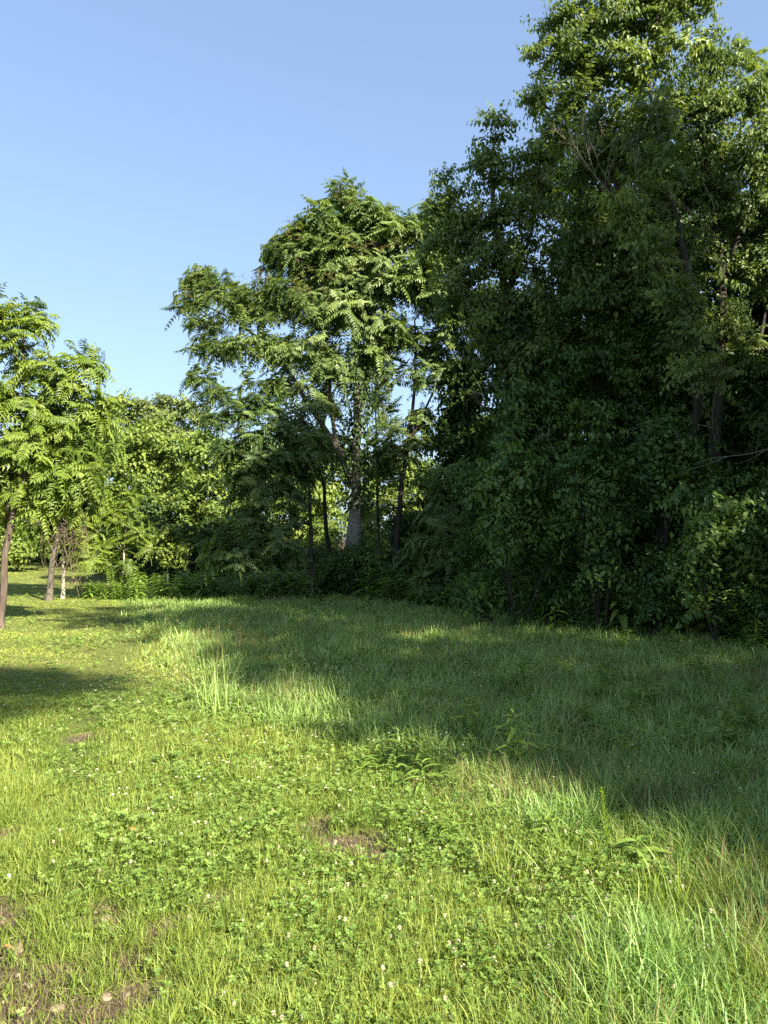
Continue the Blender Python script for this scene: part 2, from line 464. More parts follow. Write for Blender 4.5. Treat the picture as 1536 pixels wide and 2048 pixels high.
# ------------------------------------------------------------------ trees
def resample(pts, step):
    pts = np.asarray(pts, float)
    seg = np.linalg.norm(np.diff(pts, axis=0), axis=1); s = np.concatenate([[0], np.cumsum(seg)])
    n = max(2, int(s[-1] / step) + 1)
    # smooth (Catmull-Rom like) by interpolating on a finely smoothed polyline
    t = np.linspace(0, s[-1], n)
    out = np.stack([np.interp(t, s, pts[:, k]) for k in range(3)], 1)
    for _ in range(2):
        out[1:-1] = 0.25 * out[:-2] + 0.5 * out[1:-1] + 0.25 * out[2:]
    return out, t / s[-1]

def blob_points(blobs, rng, jitter=0.0):
    """blobs: (px, py, rx_px, ry_px, Y, rY, n) -> attraction points in the ellipsoids' outer parts"""
    P = []
    for px, py, rx, ry, Y, rY, n in blobs:
        c = W(px, py, Y); mx = rx * Y / F; mz = ry * Y / F
        v = norm(rng.normal(size=(n, 3))); r = rng.random(n) ** 0.42
        P.append(c + v * r[:, None] * np.array([mx, rY, mz]))
    return np.concatenate(P)

def grow(paths, pts, rng, rtip=0.006, step=0.3, asc=0.35, plw=0.22, expo=0.47):
    """paths: [(points, r0, r1)], the first the trunk; pts: branch ends. Returns nodes, parents, radii, path index, end indices"""
    P = []; par = []; rm = []; pid = []; pl = []
    for k, (pp, r0, r1) in enumerate(paths):
        q, t = resample(pp, step)
        if k > 0:
            A = np.array(P); j0 = int(np.argmin(np.linalg.norm(A - q[0], axis=1)))
        for i in range(len(q)):
            if k == 0: p_ = len(P) - 1 if i else -1
            else: p_ = len(P) - 1 if i else j0
            par.append(p_); pl.append((pl[p_] + np.linalg.norm(q[i] - P[p_])) if p_ >= 0 else 0.0)
            wob = 0 if (i == 0) else 0.012
            P.append(q[i] + rng.normal(0, wob, 3)); rm.append(r0 + (r1 - r0) * t[i]); pid.append(k)
    npth = len(P)
    cap = npth + len(pts) * 14 + 10
    PA = np.zeros((cap, 3)); PA[:npth] = P; PL = np.zeros(cap); PL[:npth] = pl; n = npth
    base = np.array(P)
    dmin = np.array([np.min(np.linalg.norm(base - a, axis=1)) for a in pts])
    order = np.argsort(dmin)
    ends = []
    lowz = base[0, 2] + 0.12 * (base[:, 2].max() - base[0, 2])
    for o in order:
        a = pts[o]
        dv = a - PA[:n]; d = np.linalg.norm(dv, axis=1)
        cost = d * (1 + asc * np.clip(0.25 - dv[:, 2] / np.maximum(d, 1e-6), 0, 1.3)) + plw * PL[:n] + 3.0 * (PA[:n, 2] < lowz)
        j = int(np.argmin(cost)); dist = d[j]
        m = max(1, int(dist / step)); m = min(m, 13)
        pj = PA[j]; gp = par[j]
        pd = norm(pj - PA[gp]) if gp >= 0 else np.array([0, 0, 1.0])
        ctrl = pj + (pd * 0.5 + np.array([0, 0, 0.25]) + norm(a - pj) * 0.6) * dist * 0.42
        prev = j
        for i in range(1, m + 1):
            t = i / m
            q = (1 - t) ** 2 * pj + 2 * t * (1 - t) * ctrl + t * t * a
            if i < m: q = q + rng.normal(0, 0.03 * min(1, dist), 3)
            PA[n] = q; PL[n] = PL[prev] + np.linalg.norm(q - PA[prev]); par.append(prev); rm.append(0); pid.append(-1); prev = n; n += 1
        ends.append(prev)
    cnt = np.zeros(n); 
    for e in ends: cnt[e] += 1
    par = np.array(par)
    for i in range(n - 1, -1, -1):
        if par[i] >= 0: cnt[par[i]] += cnt[i]
    rad = np.maximum(rtip * np.maximum(cnt, 1) ** expo, np.array(rm))
    rad[:npth] = np.array(rm)[:npth]
    return PA[:n], par, rad, np.array(pid), np.array(ends), cnt

def skeleton_mesh(P, par, rad, pid, cnt, select=None, mat=0, geo=None, flare=0.0):
    """tubes along the chains of the skeleton; select = function(path index array) -> keep"""
    g = geo or Geo(); n = len(P)
    main = -np.ones(n, int)
    for i in range(n):
        p = par[i]
        if p >= 0:
            if main[p] < 0: main[p] = i
            else:
                a, b = main[p], i
                ka = (pid[a] == pid[p] and pid[p] >= 0, cnt[a]); kb = (pid[b] == pid[p] and pid[p] >= 0, cnt[b])
                if kb > ka: main[p] = b
    keep = np.ones(n, bool) if select is None else select
    for i in range(n):
        p = par[i]
        if not keep[i]: continue
        if p < 0 or main[p] != i or not keep[p]:
            ch = ([p] if p >= 0 else []) + [i]
            while main[ch[-1]] >= 0 and keep[main[ch[-1]]]: ch.append(main[ch[-1]])
            if len(ch) < 2: continue
            rr = rad[ch].copy()
            if p >= 0: rr[0] = min(rr[1] * 1.15, rad[p])
            rr[-1] *= 0.6
            if p < 0 and flare:
                hgt = P[ch][:, 2] - P[i][2]; rr = rr * (1 + flare * np.exp(-hgt / 0.18))
            k = 10 if rr.max() > 0.09 else (7 if rr.max() > 0.035 else 4)
            tube(g, P[ch], rr, k, 0.5, mat)
    return g

def leaves_on(g, P, par, ends, rad, species, rng, scale=1.0, extra=0.6, tilt_max=0.9, rlim=0.02, center=None, tone=(0.5, 0.2), mat=0):
    tips = list(ends)
    thin = [i for i in range(len(P)) if par[i] >= 0 and rad[i] < rlim and i not in set(ends)]
    k = int(len(tips) * extra)
    if thin and k: tips += list(rng.choice(thin, min(k, len(thin)), replace=False))
    tips = np.array(tips)
    pos = P[tips]; dr = norm(pos - P[np.maximum(par[tips], 0)])
    if center is not None:
        dr = norm(dr * 0.5 + norm(pos - center) * 0.8 + np.array([0, 0, 0.4]))
    n = len(tips)
    tilt = np.clip(np.arccos(np.clip(dr[:, 2], -1, 1)), 0, tilt_max) * rng.uniform(0.6, 1.0, n)
    td = np.arctan2(dr[:, 1], dr[:, 0])
    sc = scale * rng.uniform(0.6, 1.25, n)
    Mx = rots(rng.uniform(0, 6.283, n), tilt, td, sc)
    tn = rng.normal(tone[0], tone[1], n)
    ts = TPL[species]; which = rng.integers(0, len(ts), n)
    for k in range(len(ts)):
        s = which == k
        stamp(g, ts[k], pos[s], Mx[s], tn[s], mat)

def tree(name, label, cat, base, paths, blobs, species, leafmat, barkmat, seed, scale=1.0, extra=0.6, limbs_named=(), group=None,
         rtip=0.006, step=0.3, plw=0.22, asc=0.35, tone=(0.5, 0.2), pts=None, flare=0.5, parts=None, tilt_max=0.9):
    rng = np.random.default_rng(seed)
    if pts is None: pts = blob_points(blobs, rng)
    P, par, rad, pid, ends, cnt = grow(paths, pts, rng, rtip, step, asc, plw)
    root = thing(name, label, cat, base, group)
    keep = np.ones(len(P), bool)
    for k in limbs_named: keep &= pid != k
    obj('trunk', skeleton_mesh(P, par, rad, pid, cnt, keep, flare=flare).mesh('trunk', barkmat, base, True), root)
    for k in limbs_named:
        obj('limb', skeleton_mesh(P, par, rad, pid, cnt, pid == k).mesh('limb', barkmat, base, True), root)
    g = Geo(); leaves_on(g, P, par, ends, rad, species, rng, scale, extra, center=pts.mean(0), tone=tone, tilt_max=tilt_max)
    obj('crown', g.mesh('crown', leafmat, base), root)
    return root

def PX(lst, Y):
    """photograph polyline [(px, py[, dY])] -> world points"""
    return [W(q[0], q[1], Y + (q[2] if len(q) > 2 else 0)) for q in lst]
def base_of(px, Y, dz=-0.08):
    g = ground_at(px, Y); g[2] += dz; return g

def B(lst, Y, rY, dens):
    """blobs [(px,py,rx,ry[,dY[,k]])] at distance Y; number of branch ends from the size"""
    out = []
    for q in lst:
        px, py, rx, ry = q[:4]; dY = q[4] if len(q) > 4 else 0; k = q[5] if len(q) > 5 else 1
        a = math.pi * rx * ry * (Y / F) ** 2
        out.append((px, py, rx, ry, Y + dY, min(rY, 1.2 * max(rx, ry) * Y / F), max(3, int(a * dens * k * 1.6))))
    return out

# ---- the trees of the left edge
Y = 14.5
b = base_of(4, Y)
tree('walnut_tree', 'slim tree with reddish brown trunk at the left edge of the lawn', 'tree', b,
     [([b] + PX([(7, 1150), (13, 1080), (20, 1030), (42, 985), (54, 940), (56, 860), (48, 760), (45, 650)], Y), 0.074, 0.025),
      (PX([(20, 1030), (14, 960), (-15, 880), (-40, 780)], Y), 0.05, 0.02),
      (PX([(56, 900), (100, 820), (140, 750)], Y), 0.03, 0.012)],
     B([(48, 615, 34, 26), (10, 640, 40, 30), (92, 648, 26, 16), (30, 690, 60, 26), (70, 735, 60, 30), (155, 712, 34, 16), (190, 735, 16, 10), (125, 770, 52, 30), (15, 800, 55, 50),
        (100, 860, 62, 45), (60, 820, 60, 30), (70, 900, 60, 30), (165, 850, 40, 40), (200, 800, 14, 14), (30, 905, 60, 40), (110, 945, 60, 40), (175, 925, 30, 34), (30, 985, 50, 28), (90, 1005, 50, 24), (150, 985, 30, 20),
        (-70, 660, 60, 60), (-80, 800, 80, 70), (-70, 930, 70, 60), (-60, 1010, 50, 30)], Y, 1.1, 11),
     'wal', M['wal'], M['bark_red'], 21, 0.95, 0.5, tone=(0.55, 0.2))

Y = 22.0
b = base_of(100, Y)
tree('gnarled_tree', 'grey trunk hung with dead vines, left of a thinner pale trunk', 'tree', b,
     [([b] + PX([(101, 1160), (105, 1120), (115, 1080), (122, 1030), (120, 990), (130, 950)], Y), 0.10, 0.03)],
     B([(150, 985, 45, 35), (90, 1050, 45, 26), (60, 1010, 50, 40), (120, 935, 60, 45), (185, 960, 45, 45), (60, 940, 50, 50), (190, 880, 50, 50), (120, 870, 60, 50)], Y, 1.0, 8),
     'wal', M['wal'], M['bark'], 22, 1.0, 0.5, tone=(0.45, 0.2))
b = base_of(127, Y + 0.6)
tree('leaning_tree', 'thin pale trunk beside the vine-hung grey tree at the back of the lawn', 'tree', b,
     [([b] + PX([(127, 1150), (128, 1110), (122, 1050), (135, 1020), (160, 985)], Y + 0.6), 0.06, 0.02)],
     B([(185, 1035, 38, 26), (175, 1085, 34, 26), (200, 1115, 26, 22), (150, 1095, 22, 20), (195, 1000, 35, 30)], Y + 0.6, 0.8, 10),
     'wal', M['wal'], M['bark_pale'], 23, 0.95, 0.5, tone=(0.6, 0.2))
Y = 23.0
b = base_of(246, Y)
tree('sapling', 'slender sapling with a straight pale trunk and feathery leaves before the dark wood', 'sapling', b,
     [([b] + PX([(246, 1150), (247, 1120), (250, 1085), (252, 1060), (256, 1000)], Y), 0.045, 0.012),
      (PX([(244, 1150), (222, 1128), (205, 1115)], Y), 0.016, 0.008), (PX([(247, 1100), (232, 1080)], Y), 0.012, 0.006)],
     B([(262, 1000, 24, 14), (245, 1020, 34, 16), (235, 1045, 30, 14), (285, 1062, 26, 18), (275, 1085, 30, 12), (225, 1095, 28, 14), (263, 1128, 18, 9), (215, 1125, 14, 8), (280, 1030, 24, 14), (295, 1095, 14, 12)], Y, 0.7, 14),
     'sap', M['wal'], M['bark_pale'], 24, 0.75, 0.2, tone=(0.55, 0.2), rtip=0.005)
Y = 27.0
b = base_of(334, Y)
tree('young_maple', 'small lone young tree with pale leaves in front of the dark gap in the wood', 'sapling', b,
     [([b] + PX([(337, 1165), (336, 1130), (338, 1060)], Y), 0.03, 0.01)],
     B([(335, 1070, 18, 22), (345, 1105, 24, 20), (330, 1125, 16, 14), (360, 1120, 14, 10)], Y, 0.6, 14), 'maple', M['maple'], M['bark_pale'], 25, 0.7, 0.2, tone=(0.75, 0.15))

# ---- the rounded trees behind the lawn
def round_tree(label, px, Y, blobs, seed, species='maple', mat='maple', dens=3.2, tone=(0.55, 0.18), scale=1.15, trunk_r=0.14, rY=2.2):
    b = base_of(px, Y)
    top = min(q[1] for q in blobs)
    return tree('maple_tree', label, 'tree', b, [([b] + PX([(px + 3, 1100), (px - 4, 1000), (px, top + 30)], Y), trunk_r, 0.03)],
                B(blobs, Y, rY, dens), species, M[mat], M['bark_dark'], seed, scale, 0.6, tone=tone, step=0.5)
round_tree('rounded tree with the highest lit leaf dome behind the pale sapling', 300, 37,
           [(300, 868, 60, 34), (250, 905, 62, 45), (350, 905, 66, 45), (300, 950, 95, 45), (250, 1010, 66, 44), (345, 1010, 70, 45), (290, 1070, 80, 40), (300, 1120, 80, 30)], 31)
round_tree('rounded lit tree between the dome-shaped tree and the tall feathery tree', 430, 35,
           [(425, 905, 50, 40), (465, 930, 45, 45), (420, 970, 62, 45), (460, 1010, 55, 45), (410, 1050, 55, 40), (450, 1090, 60, 40), (395, 1105, 40, 30), (385, 1010, 30, 40)], 32)
round_tree('lit tree behind the vine-hung grey trunk, its foliage reaching left of the dome', 175, 40,
           [(205, 850, 55, 45), (150, 870, 60, 50), (190, 930, 70, 50), (130, 960, 60, 60), (190, 1020, 66, 50), (150, 1080, 70, 40), (60, 950, 70, 90), (80, 1060, 60, 40), (0, 1000, 60, 60), (205, 1120, 50, 30), (240, 800, 20, 20)], 33)
round_tree('pale distant treetop standing above the rounded trees', 325, 62,
           [(325, 812, 34, 22), (280, 818, 34, 22), (365, 815, 32, 24), (325, 845, 70, 24), (250, 825, 30, 24), (400, 830, 30, 24), (330, 890, 90, 40), (320, 960, 90, 50)], 34, 'pale', 'pale', 2.0, scale=1.3, rY=3)
round_tree('lit tree glimpsed between the trunks left of the ivy-clad tree', 590, 38,
           [(545, 930, 60, 60), (600, 990, 60, 60), (540, 1030, 60, 50), (640, 1050, 60, 50), (590, 1100, 70, 40), (510, 1100, 50, 40), (650, 960, 50, 60), (490, 990, 40, 60)], 35)
round_tree('lit tree glimpsed just right of the ivy-clad tree', 790, 40,
           [(730, 940, 50, 50), (800, 940, 50, 40), (860, 940, 40, 30), (790, 1000, 60, 50), (740, 1050, 60, 50), (830, 1060, 60, 50), (780, 1110, 80, 40), (850, 990, 50, 50), (900, 1080, 60, 50)], 36)
round_tree('lit tree behind the thin stems right of the sky gap', 960, 38,
           [(920, 930, 40, 40), (960, 900, 50, 45), (950, 980, 60, 50), (1000, 1040, 60, 60), (930, 1070, 60, 50), (1010, 950, 50, 60), (1080, 980, 70, 70), (1080, 1080, 70, 50)], 37)

# ---- the tall feathery tree in the middle, and its neighbours
Y = 22.0
b = base_of(706, Y)
mid = tree('tall_ailanthus', 'tall feathery tree in the middle with an ivy-clad trunk and long limb reaching left', 'tree', b,
     [([b] + PX([(706, 1120), (709, 1040), (712, 960), (714, 880), (715, 800), (712, 700), (700, 560), (690, 420)], Y), 0.20, 0.03),
      (PX([(708, 975), (690, 930), (662, 872), (618, 812), (585, 755), (530, 690), (470, 640), (410, 610)], Y), 0.10, 0.02),
      (PX([(690, 930), (668, 870), (660, 790), (655, 700), (620, 560)], Y), 0.07, 0.02),
      (PX([(713, 830), (735, 740), (770, 640), (800, 540)], Y), 0.07, 0.02),
      (PX([(600, 785), (545, 770), (490, 765)], Y), 0.03, 0.012)],
     B([(690, 395, 34, 36), (650, 445, 48, 36), (730, 440, 52, 40), (600, 470, 40, 34), (560, 510, 42, 40), (625, 530, 62, 42), (700, 520, 62, 50), (780, 470, 52, 48), (835, 470, 40, 48),
        (760, 560, 60, 46), (830, 560, 55, 44), (545, 590, 45, 34), (610, 610, 60, 40), (690, 630, 66, 44), (770, 650, 50, 38),
        (400, 560, 38, 24), (440, 585, 40, 26), (375, 610, 32, 22), (420, 640, 40, 22), (485, 610, 34, 24), (395, 690, 30, 20), (440, 690, 30, 18), (500, 690, 34, 22), (550, 700, 40, 24), (520, 640, 30, 20),
        (870, 440, 36, 46), (875, 520, 46, 46), (880, 595, 46, 42), (650, 480, 60, 40), (720, 590, 60, 44), (610, 700, 46, 34), (665, 740, 44, 34), (735, 720, 44, 30), (570, 770, 44, 26), (640, 810, 40, 26)], Y, 1.7, 9.5),
     'ail', M['ail'], M['bark'], 41, 0.98, 0.35, limbs_named=(1, 2, 3), tone=(0.52, 0.2))
# seed clusters in the top of the crown, a part of that tree
def seed_clusters(root, blobs, base, seed):
    rng = np.random.default_rng(seed); P = blob_points(blobs, rng); g = Geo()
    tp = broad_clump(rng, 7, 7, 0.20, 0.035, 0.022, 0.3)
    n = len(P); stamp(g, tp, P, rots(rng.uniform(0, 6.28, n), None, None, rng.uniform(0.7, 1.2, n)), rng.normal(0.5, 0.2, n))
    obj('seed_clusters', g.mesh('seed_clusters', M['flower_tuft'], base), root)
seed_clusters(mid, B([(690, 400, 40, 36, -0.9), (600, 460, 50, 30, -1), (730, 500, 70, 50, -1.3), (640, 560, 80, 50, -1.4), (410, 580, 50, 40, -.6), (520, 560, 40, 40, -1)], Y, 0.4, 3.5), b, 5)

Y = 20.6
b = base_of(624, Y)
tree('dark_trunk_tree', 'slim dark trunk left of the ivy-clad tree, drooping feathery branches on its left', 'tree', b,
     [([b] + PX([(625, 1130), (622, 1050), (618, 970), (610, 900), (600, 820)], Y), 0.075, 0.02),
      (PX([(622, 1050), (590, 1040), (560, 1055), (520, 1090)], Y), 0.022, 0.01), (PX([(617, 1000), (585, 985), (560, 975), (530, 980)], Y), 0.025, 0.01),
      (PX([(618, 960), (585, 930), (540, 905), (480, 880)], Y), 0.03, 0.01)],
     B([(420, 790, 40, 22), (470, 805, 50, 26), (530, 820, 50, 28), (440, 845, 48, 28), (510, 870, 60, 34), (580, 850, 44, 40), (450, 905, 46, 26), (530, 925, 58, 32), (480, 965, 52, 28), (560, 985, 50, 30),
        (500, 1030, 56, 26), (450, 1075, 46, 22), (545, 1075, 50, 26), (470, 1120, 52, 20), (590, 1110, 30, 24), (415, 1125, 30, 14), (600, 930, 40, 40), (390, 760, 24, 16), (640, 880, 30, 40)], Y, 1.4, 8),
     'ail', M['ail'], M['bark_dark'], 42, 0.82, 0.45, tone=(0.30, 0.18))  # leaf tone lowered in place of shade missing on these branches
Y = 23.2
b = base_of(680, Y)
tree('crooked_tree', 'crooked dark trunk leaning left just beside the ivy-clad tree', 'tree', b,
     [([b] + PX([(672, 1150), (655, 1090), (648, 1030), (652, 980), (640, 930), (632, 880)], Y), 0.10, 0.03)],
     B([(610, 850, 60, 40), (660, 880, 40, 40), (580, 900, 50, 40), (640, 940, 40, 30)], Y, 1.4, 5), 'ail', M['ail'], M['bark_dark'], 43, 0.95, 0.3, tone=(0.4, 0.18))
Y = 22.6
b = base_of(790, Y)
tree('forked_tree', 'dark forked trunk right of the ivy-clad tree, feathery leaves against the sky', 'tree', b,
     [([b] + PX([(792, 1110), (800, 1000), (808, 930), (818, 880), (828, 800), (832, 700), (830, 640)], Y), 0.11, 0.025),
      (PX([(818, 880), (845, 830), (870, 775), (905, 730)], Y), 0.05, 0.015), (PX([(800, 950), (780, 870), (762, 800), (745, 740)], Y), 0.04, 0.012)],
     B([(800, 680, 44, 34), (860, 690, 48, 34), (910, 660, 48, 36), (945, 700, 36, 30), (880, 740, 40, 24), (925, 745, 36, 22), (780, 745, 30, 24), (830, 760, 30, 22), (905, 610, 44, 40), (960, 640, 34, 34), (770, 850, 36, 34), (800, 900, 36, 34), (835, 830, 36, 30), (860, 880, 30, 22), (760, 920, 34, 30), (905, 890, 20, 14)], Y, 1.3, 7),
     'ail', M['ail'], M['bark_dark'], 44, 0.95, 0.3, tone=(0.5, 0.2))
Y = 25.0
b = base_of(756, Y)
tree('thin_tree', 'thin straight trunk far back between the ivy-clad tree and the forked tree', 'tree', b,
     [([b] + PX([(757, 1100), (755, 980), (752, 880), (750, 760)], Y), 0.06, 0.02)],
     B([(745, 790, 34, 30), (770, 900, 34, 30), (735, 930, 34, 34), (780, 960, 30, 30), (740, 1010, 34, 34)], Y, 1.0, 5), 'wood', M['elder'], M['bark'], 45, 0.6, 0.3)

# ---- the big trees of the right side
Y = 15.6
b = base_of(1050, Y + 0.6)
tree('box_elder', 'large tree stepping down to the left of the tallest, lit at its left tips', 'tree', b,
     [([b] + PX([(1052, 1100), (1050, 950), (1036, 830), (1022, 700), (1005, 560), (985, 400), (985, 300)], Y), 0.17, 0.03),
      (PX([(1030, 780), (970, 680), (930, 560), (905, 420)], Y), 0.07, 0.02), (PX([(1010, 600), (1060, 480), (1080, 380)], Y), 0.06, 0.02)],
     B([(905, 375, 26, 34), (990, 275, 22, 34), (965, 325, 34, 28), (1010, 340, 34, 34), (890, 435, 36, 40), (940, 450, 46, 40), (1000, 420, 50, 42), (1060, 340, 46, 46), (1080, 430, 50, 50), (885, 510, 44, 40),
        (950, 530, 56, 44), (1020, 520, 56, 46), (900, 590, 44, 36), (970, 620, 60, 46), (1050, 620, 64, 50), (1120, 540, 56, 56), (985, 700, 40, 36), (1060, 720, 66, 44), (1130, 660, 56, 50)], Y, 1.5, 12),
     'elder', M['elder'], M['bark_dark'], 51, 1.0, 0.8, tone=(0.5, 0.22))
Y = 13.4
b = base_of(1290, Y + 0.4)
R2 = tree('tall_box_elder', 'tallest tree, its sunlit crown cut by the top edge, bare twigs below', 'tree', b,
     [([b] + PX([(1340, 1000), (1400, 820), (1395, 700), (1340, 560), (1285, 470), (1240, 400), (1200, 270), (1180, 130)], Y), 0.11, 0.025),
      (PX([(1385, 660), (1370, 500), (1330, 350), (1300, 200), (1290, 60)], Y), 0.06, 0.02), (PX([(1285, 470), (1180, 330), (1110, 230)], Y), 0.045, 0.015)],
     B([(1110, 48, 30, 30), (1160, 30, 40, 34), (1085, 115, 34, 34), (1145, 105, 44, 36), (1215, 60, 50, 44), (1200, 145, 50, 42), (1080, 195, 34, 26), (1140, 190, 44, 34), (1270, 30, 50, 44), (1330, 40, 48, 44), (1275, 130, 44, 44), (1395, 18, 42, 26), (1345, 120, 40, 36),
        (1110, 262, 40, 30), (1175, 255, 44, 34), (1240, 220, 44, 44), (1210, -40, 80, 50), (1330, -50, 80, 50), (1180, 330, 50, 34), (1260, 320, 50, 40), (1400, 95, 20, 20), (1235, 420, 40, 26, -.9), (1300, 500, 40, 34, -1), (1350, 580, 36, 36, -1), (1385, 660, 40, 36, -1), (1395, 760, 44, 36, -1), (1300, 240, 40, 34, -.6), (1320, 340, 40, 30, -.6)], Y, 1.4, 12),
     'elder', M['elder'], M['bark_dark'], 52, 1.05, 0.8, tone=(0.58, 0.22))
Y = 14.6
b = base_of(1425, Y + 0.5)
R3 = tree('shaded_box_elder', 'tall dark-crowned tree with straight furrowed trunk at the right side', 'tree', b,
     [([b] + PX([(1428, 1050), (1430, 880), (1436, 760), (1445, 600), (1440, 470), (1420, 380), (1400, 260), (1400, 160)], Y), 0.17, 0.03),
      (PX([(1440, 560), (1500, 420), (1510, 260)], Y), 0.06, 0.02), (PX([(1434, 700), (1330, 600), (1260, 540)], Y), 0.05, 0.02)],
     B([(1400, 150, 40, 40), (1360, 200, 40, 40), (1340, 280, 40, 40), (1400, 230, 40, 40), (1455, 140, 34, 34), (1420, 220, 48, 40), (1485, 210, 40, 50), (1390, 300, 54, 44), (1460, 310, 50, 46), (1520, 320, 40, 60), (1330, 380, 56, 46), (1400, 400, 56, 46), (1480, 420, 50, 56), (1300, 460, 56, 50), (1380, 500, 60, 50), (1470, 530, 56, 46), (1530, 520, 36, 50),
        (1230, 480, 54, 46), (1180, 420, 46, 40), (1260, 580, 60, 46), (1340, 610, 60, 50), (1190, 570, 54, 46), (1450, 640, 56, 40), (1580, 420, 50, 90), (1590, 250, 40, 80), (1160, 500, 40, 40)], Y, 1.7, 11),
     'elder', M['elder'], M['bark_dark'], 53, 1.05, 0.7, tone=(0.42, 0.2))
Y = 15.4
b = base_of(1490, Y)
tree('edge_ailanthus', 'tree at the right edge, dark bent limbs against small patches of sky', 'tree', b,
     [([b] + PX([(1492, 1000), (1490, 860), (1500, 760), (1520, 680), (1536, 600)], Y), 0.10, 0.03), (PX([(1500, 760), (1470, 690), (1465, 640)], Y), 0.05, 0.02)],
     B([(1490, 130, 36, 30, 0.4), (1530, 170, 30, 40), (1560, 300, 50, 70), (1520, 440, 40, 50), (1560, 560, 40, 60), (1500, 700, 36, 30), (1560, 760, 50, 60), (1480, 840, 50, 40), (1580, 900, 60, 60)], Y, 1.0, 6),
     'ail', M['ail'], M['bark_dark'], 54, 0.8, 0.4, tone=(0.5, 0.2))
# lower, shaded trees that close the wall of leaves
Y = 15.0
b = base_of(1180, Y)
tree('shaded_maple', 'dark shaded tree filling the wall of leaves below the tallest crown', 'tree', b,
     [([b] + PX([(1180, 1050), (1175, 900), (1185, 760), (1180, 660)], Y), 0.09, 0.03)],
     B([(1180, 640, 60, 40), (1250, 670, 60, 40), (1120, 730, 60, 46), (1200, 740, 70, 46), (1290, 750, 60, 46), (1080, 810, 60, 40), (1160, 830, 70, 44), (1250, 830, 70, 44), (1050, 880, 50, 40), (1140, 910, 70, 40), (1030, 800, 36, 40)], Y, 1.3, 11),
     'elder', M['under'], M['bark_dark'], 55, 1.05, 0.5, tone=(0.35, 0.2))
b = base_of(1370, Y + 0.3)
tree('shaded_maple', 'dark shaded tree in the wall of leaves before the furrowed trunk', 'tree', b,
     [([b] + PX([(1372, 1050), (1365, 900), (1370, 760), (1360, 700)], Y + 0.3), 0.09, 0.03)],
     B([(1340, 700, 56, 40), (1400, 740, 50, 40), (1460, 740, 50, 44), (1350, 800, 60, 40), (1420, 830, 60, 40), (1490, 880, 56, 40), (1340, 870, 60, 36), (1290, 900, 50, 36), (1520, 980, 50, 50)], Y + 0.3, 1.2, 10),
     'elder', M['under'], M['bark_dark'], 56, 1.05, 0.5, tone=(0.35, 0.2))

# ---- shrubs and low trees in front of the wall
def shrub(label, px, Y, blobs, seed, dens=15, tone=(0.5, 0.2), mat='under', sp='under', scale=0.95, name='shrub', nst=3, rY=0.9):
    b = base_of(px, Y); rng = np.random.default_rng(seed)
    top = W(np.mean([q[0] for q in blobs]), min(q[1] for q in blobs) + 20, Y)
    paths = []
    for k in range(nst):
        e = top + rng.normal(0, 0.35, 3); m = (b + e) / 2 + rng.normal(0, 0.15, 3)
        paths.append(([b + (rng.normal(0, 0.05, 3) * (k > 0)) * np.array([1, 1, 0]), m, e], 0.03, 0.008))
    rngp = np.random.default_rng(seed + 1)
    pts = blob_points(B(blobs, Y, rY, dens), rngp)
    pts[:, 2] = np.maximum(pts[:, 2], height(pts[:, 0], pts[:, 1]) + 0.25)
    P, par, rad, pid, ends, cnt = grow(paths, pts, rng, 0.004, 0.22, 0.15, 0.15)
    root = thing(name, label, 'shrub' if name == 'shrub' else 'tree', b)
    obj('stem', skeleton_mesh(P, par, rad, pid, cnt).mesh('stem', M['bark_dark'], b, True), root)
    g = Geo(); leaves_on(g, P, par, ends, rad, sp, rng, scale, 0.5, center=pts.mean(0), tone=tone, tilt_max=1.2)
    obj('foliage', g.mesh('foliage', M[mat], b), root)
    return root
shrub('tall leafy shrub at the left end of the dark wall, catching some light', 1030, 13.6,
      [(1010, 925, 44, 30), (980, 970, 40, 30), (1050, 960, 50, 34), (1090, 985, 40, 30), (1030, 1010, 56, 30), (1000, 1060, 46, 30), (1070, 1040, 40, 30)], 61, tone=(0.62, 0.2))
shrub('drooping shrub in the middle of the dark wall below the tallest tree', 1200, 13.0,
      [(1140, 930, 40, 24), (1190, 960, 46, 30), (1160, 1000, 50, 30), (1220, 1020, 46, 26), (1120, 1050, 40, 26), (1180, 1070, 36, 20), (1250, 970, 40, 26)], 62, tone=(0.5, 0.2))
shrub('spreading shrub with pointed leaves below the pale broken branch', 1320, 12.8,
      [(1300, 885, 36, 20), (1340, 880, 40, 24), (1290, 915, 46, 24), (1350, 920, 50, 24), (1260, 950, 36, 20), (1400, 945, 40, 24), (1320, 960, 36, 20)], 63, tone=(0.5, 0.2))
shrub('shrub at lower right whose leaf sprays catch flecks of sun', 1430, 11.6,
      [(1360, 985, 24, 16, -0.1), (1400, 1010, 36, 22, -0.2), (1440, 1020, 40, 18, -0.3), (1390, 1050, 36, 20), (1480, 1050, 44, 26), (1400, 1095, 40, 22, -0.3), (1450, 1085, 36, 18, -0.2), (1510, 1090, 40, 30), (1370, 1150, 32, 20), (1440, 1150, 46, 22), (1510, 1150, 44, 26), (1390, 1205, 40, 18), (1470, 1205, 50, 20)], 64, tone=(0.65, 0.2))
shrub('low shrub at the right edge behind the tall weeds', 1540, 11.8,
      [(1530, 1000, 40, 40), (1550, 1080, 50, 40), (1560, 1160, 60, 40), (1530, 1210, 40, 20)], 65, tone=(0.42, 0.2))
shrub('dim bush in the dark hollow left of the big-leaved plants', 1000, 13.9, [(985, 1170, 40, 24), (1040, 1190, 36, 18), (950, 1190, 30, 18)], 73, 12, (.45, .2), 'under', 'elder', .95, 'bush')
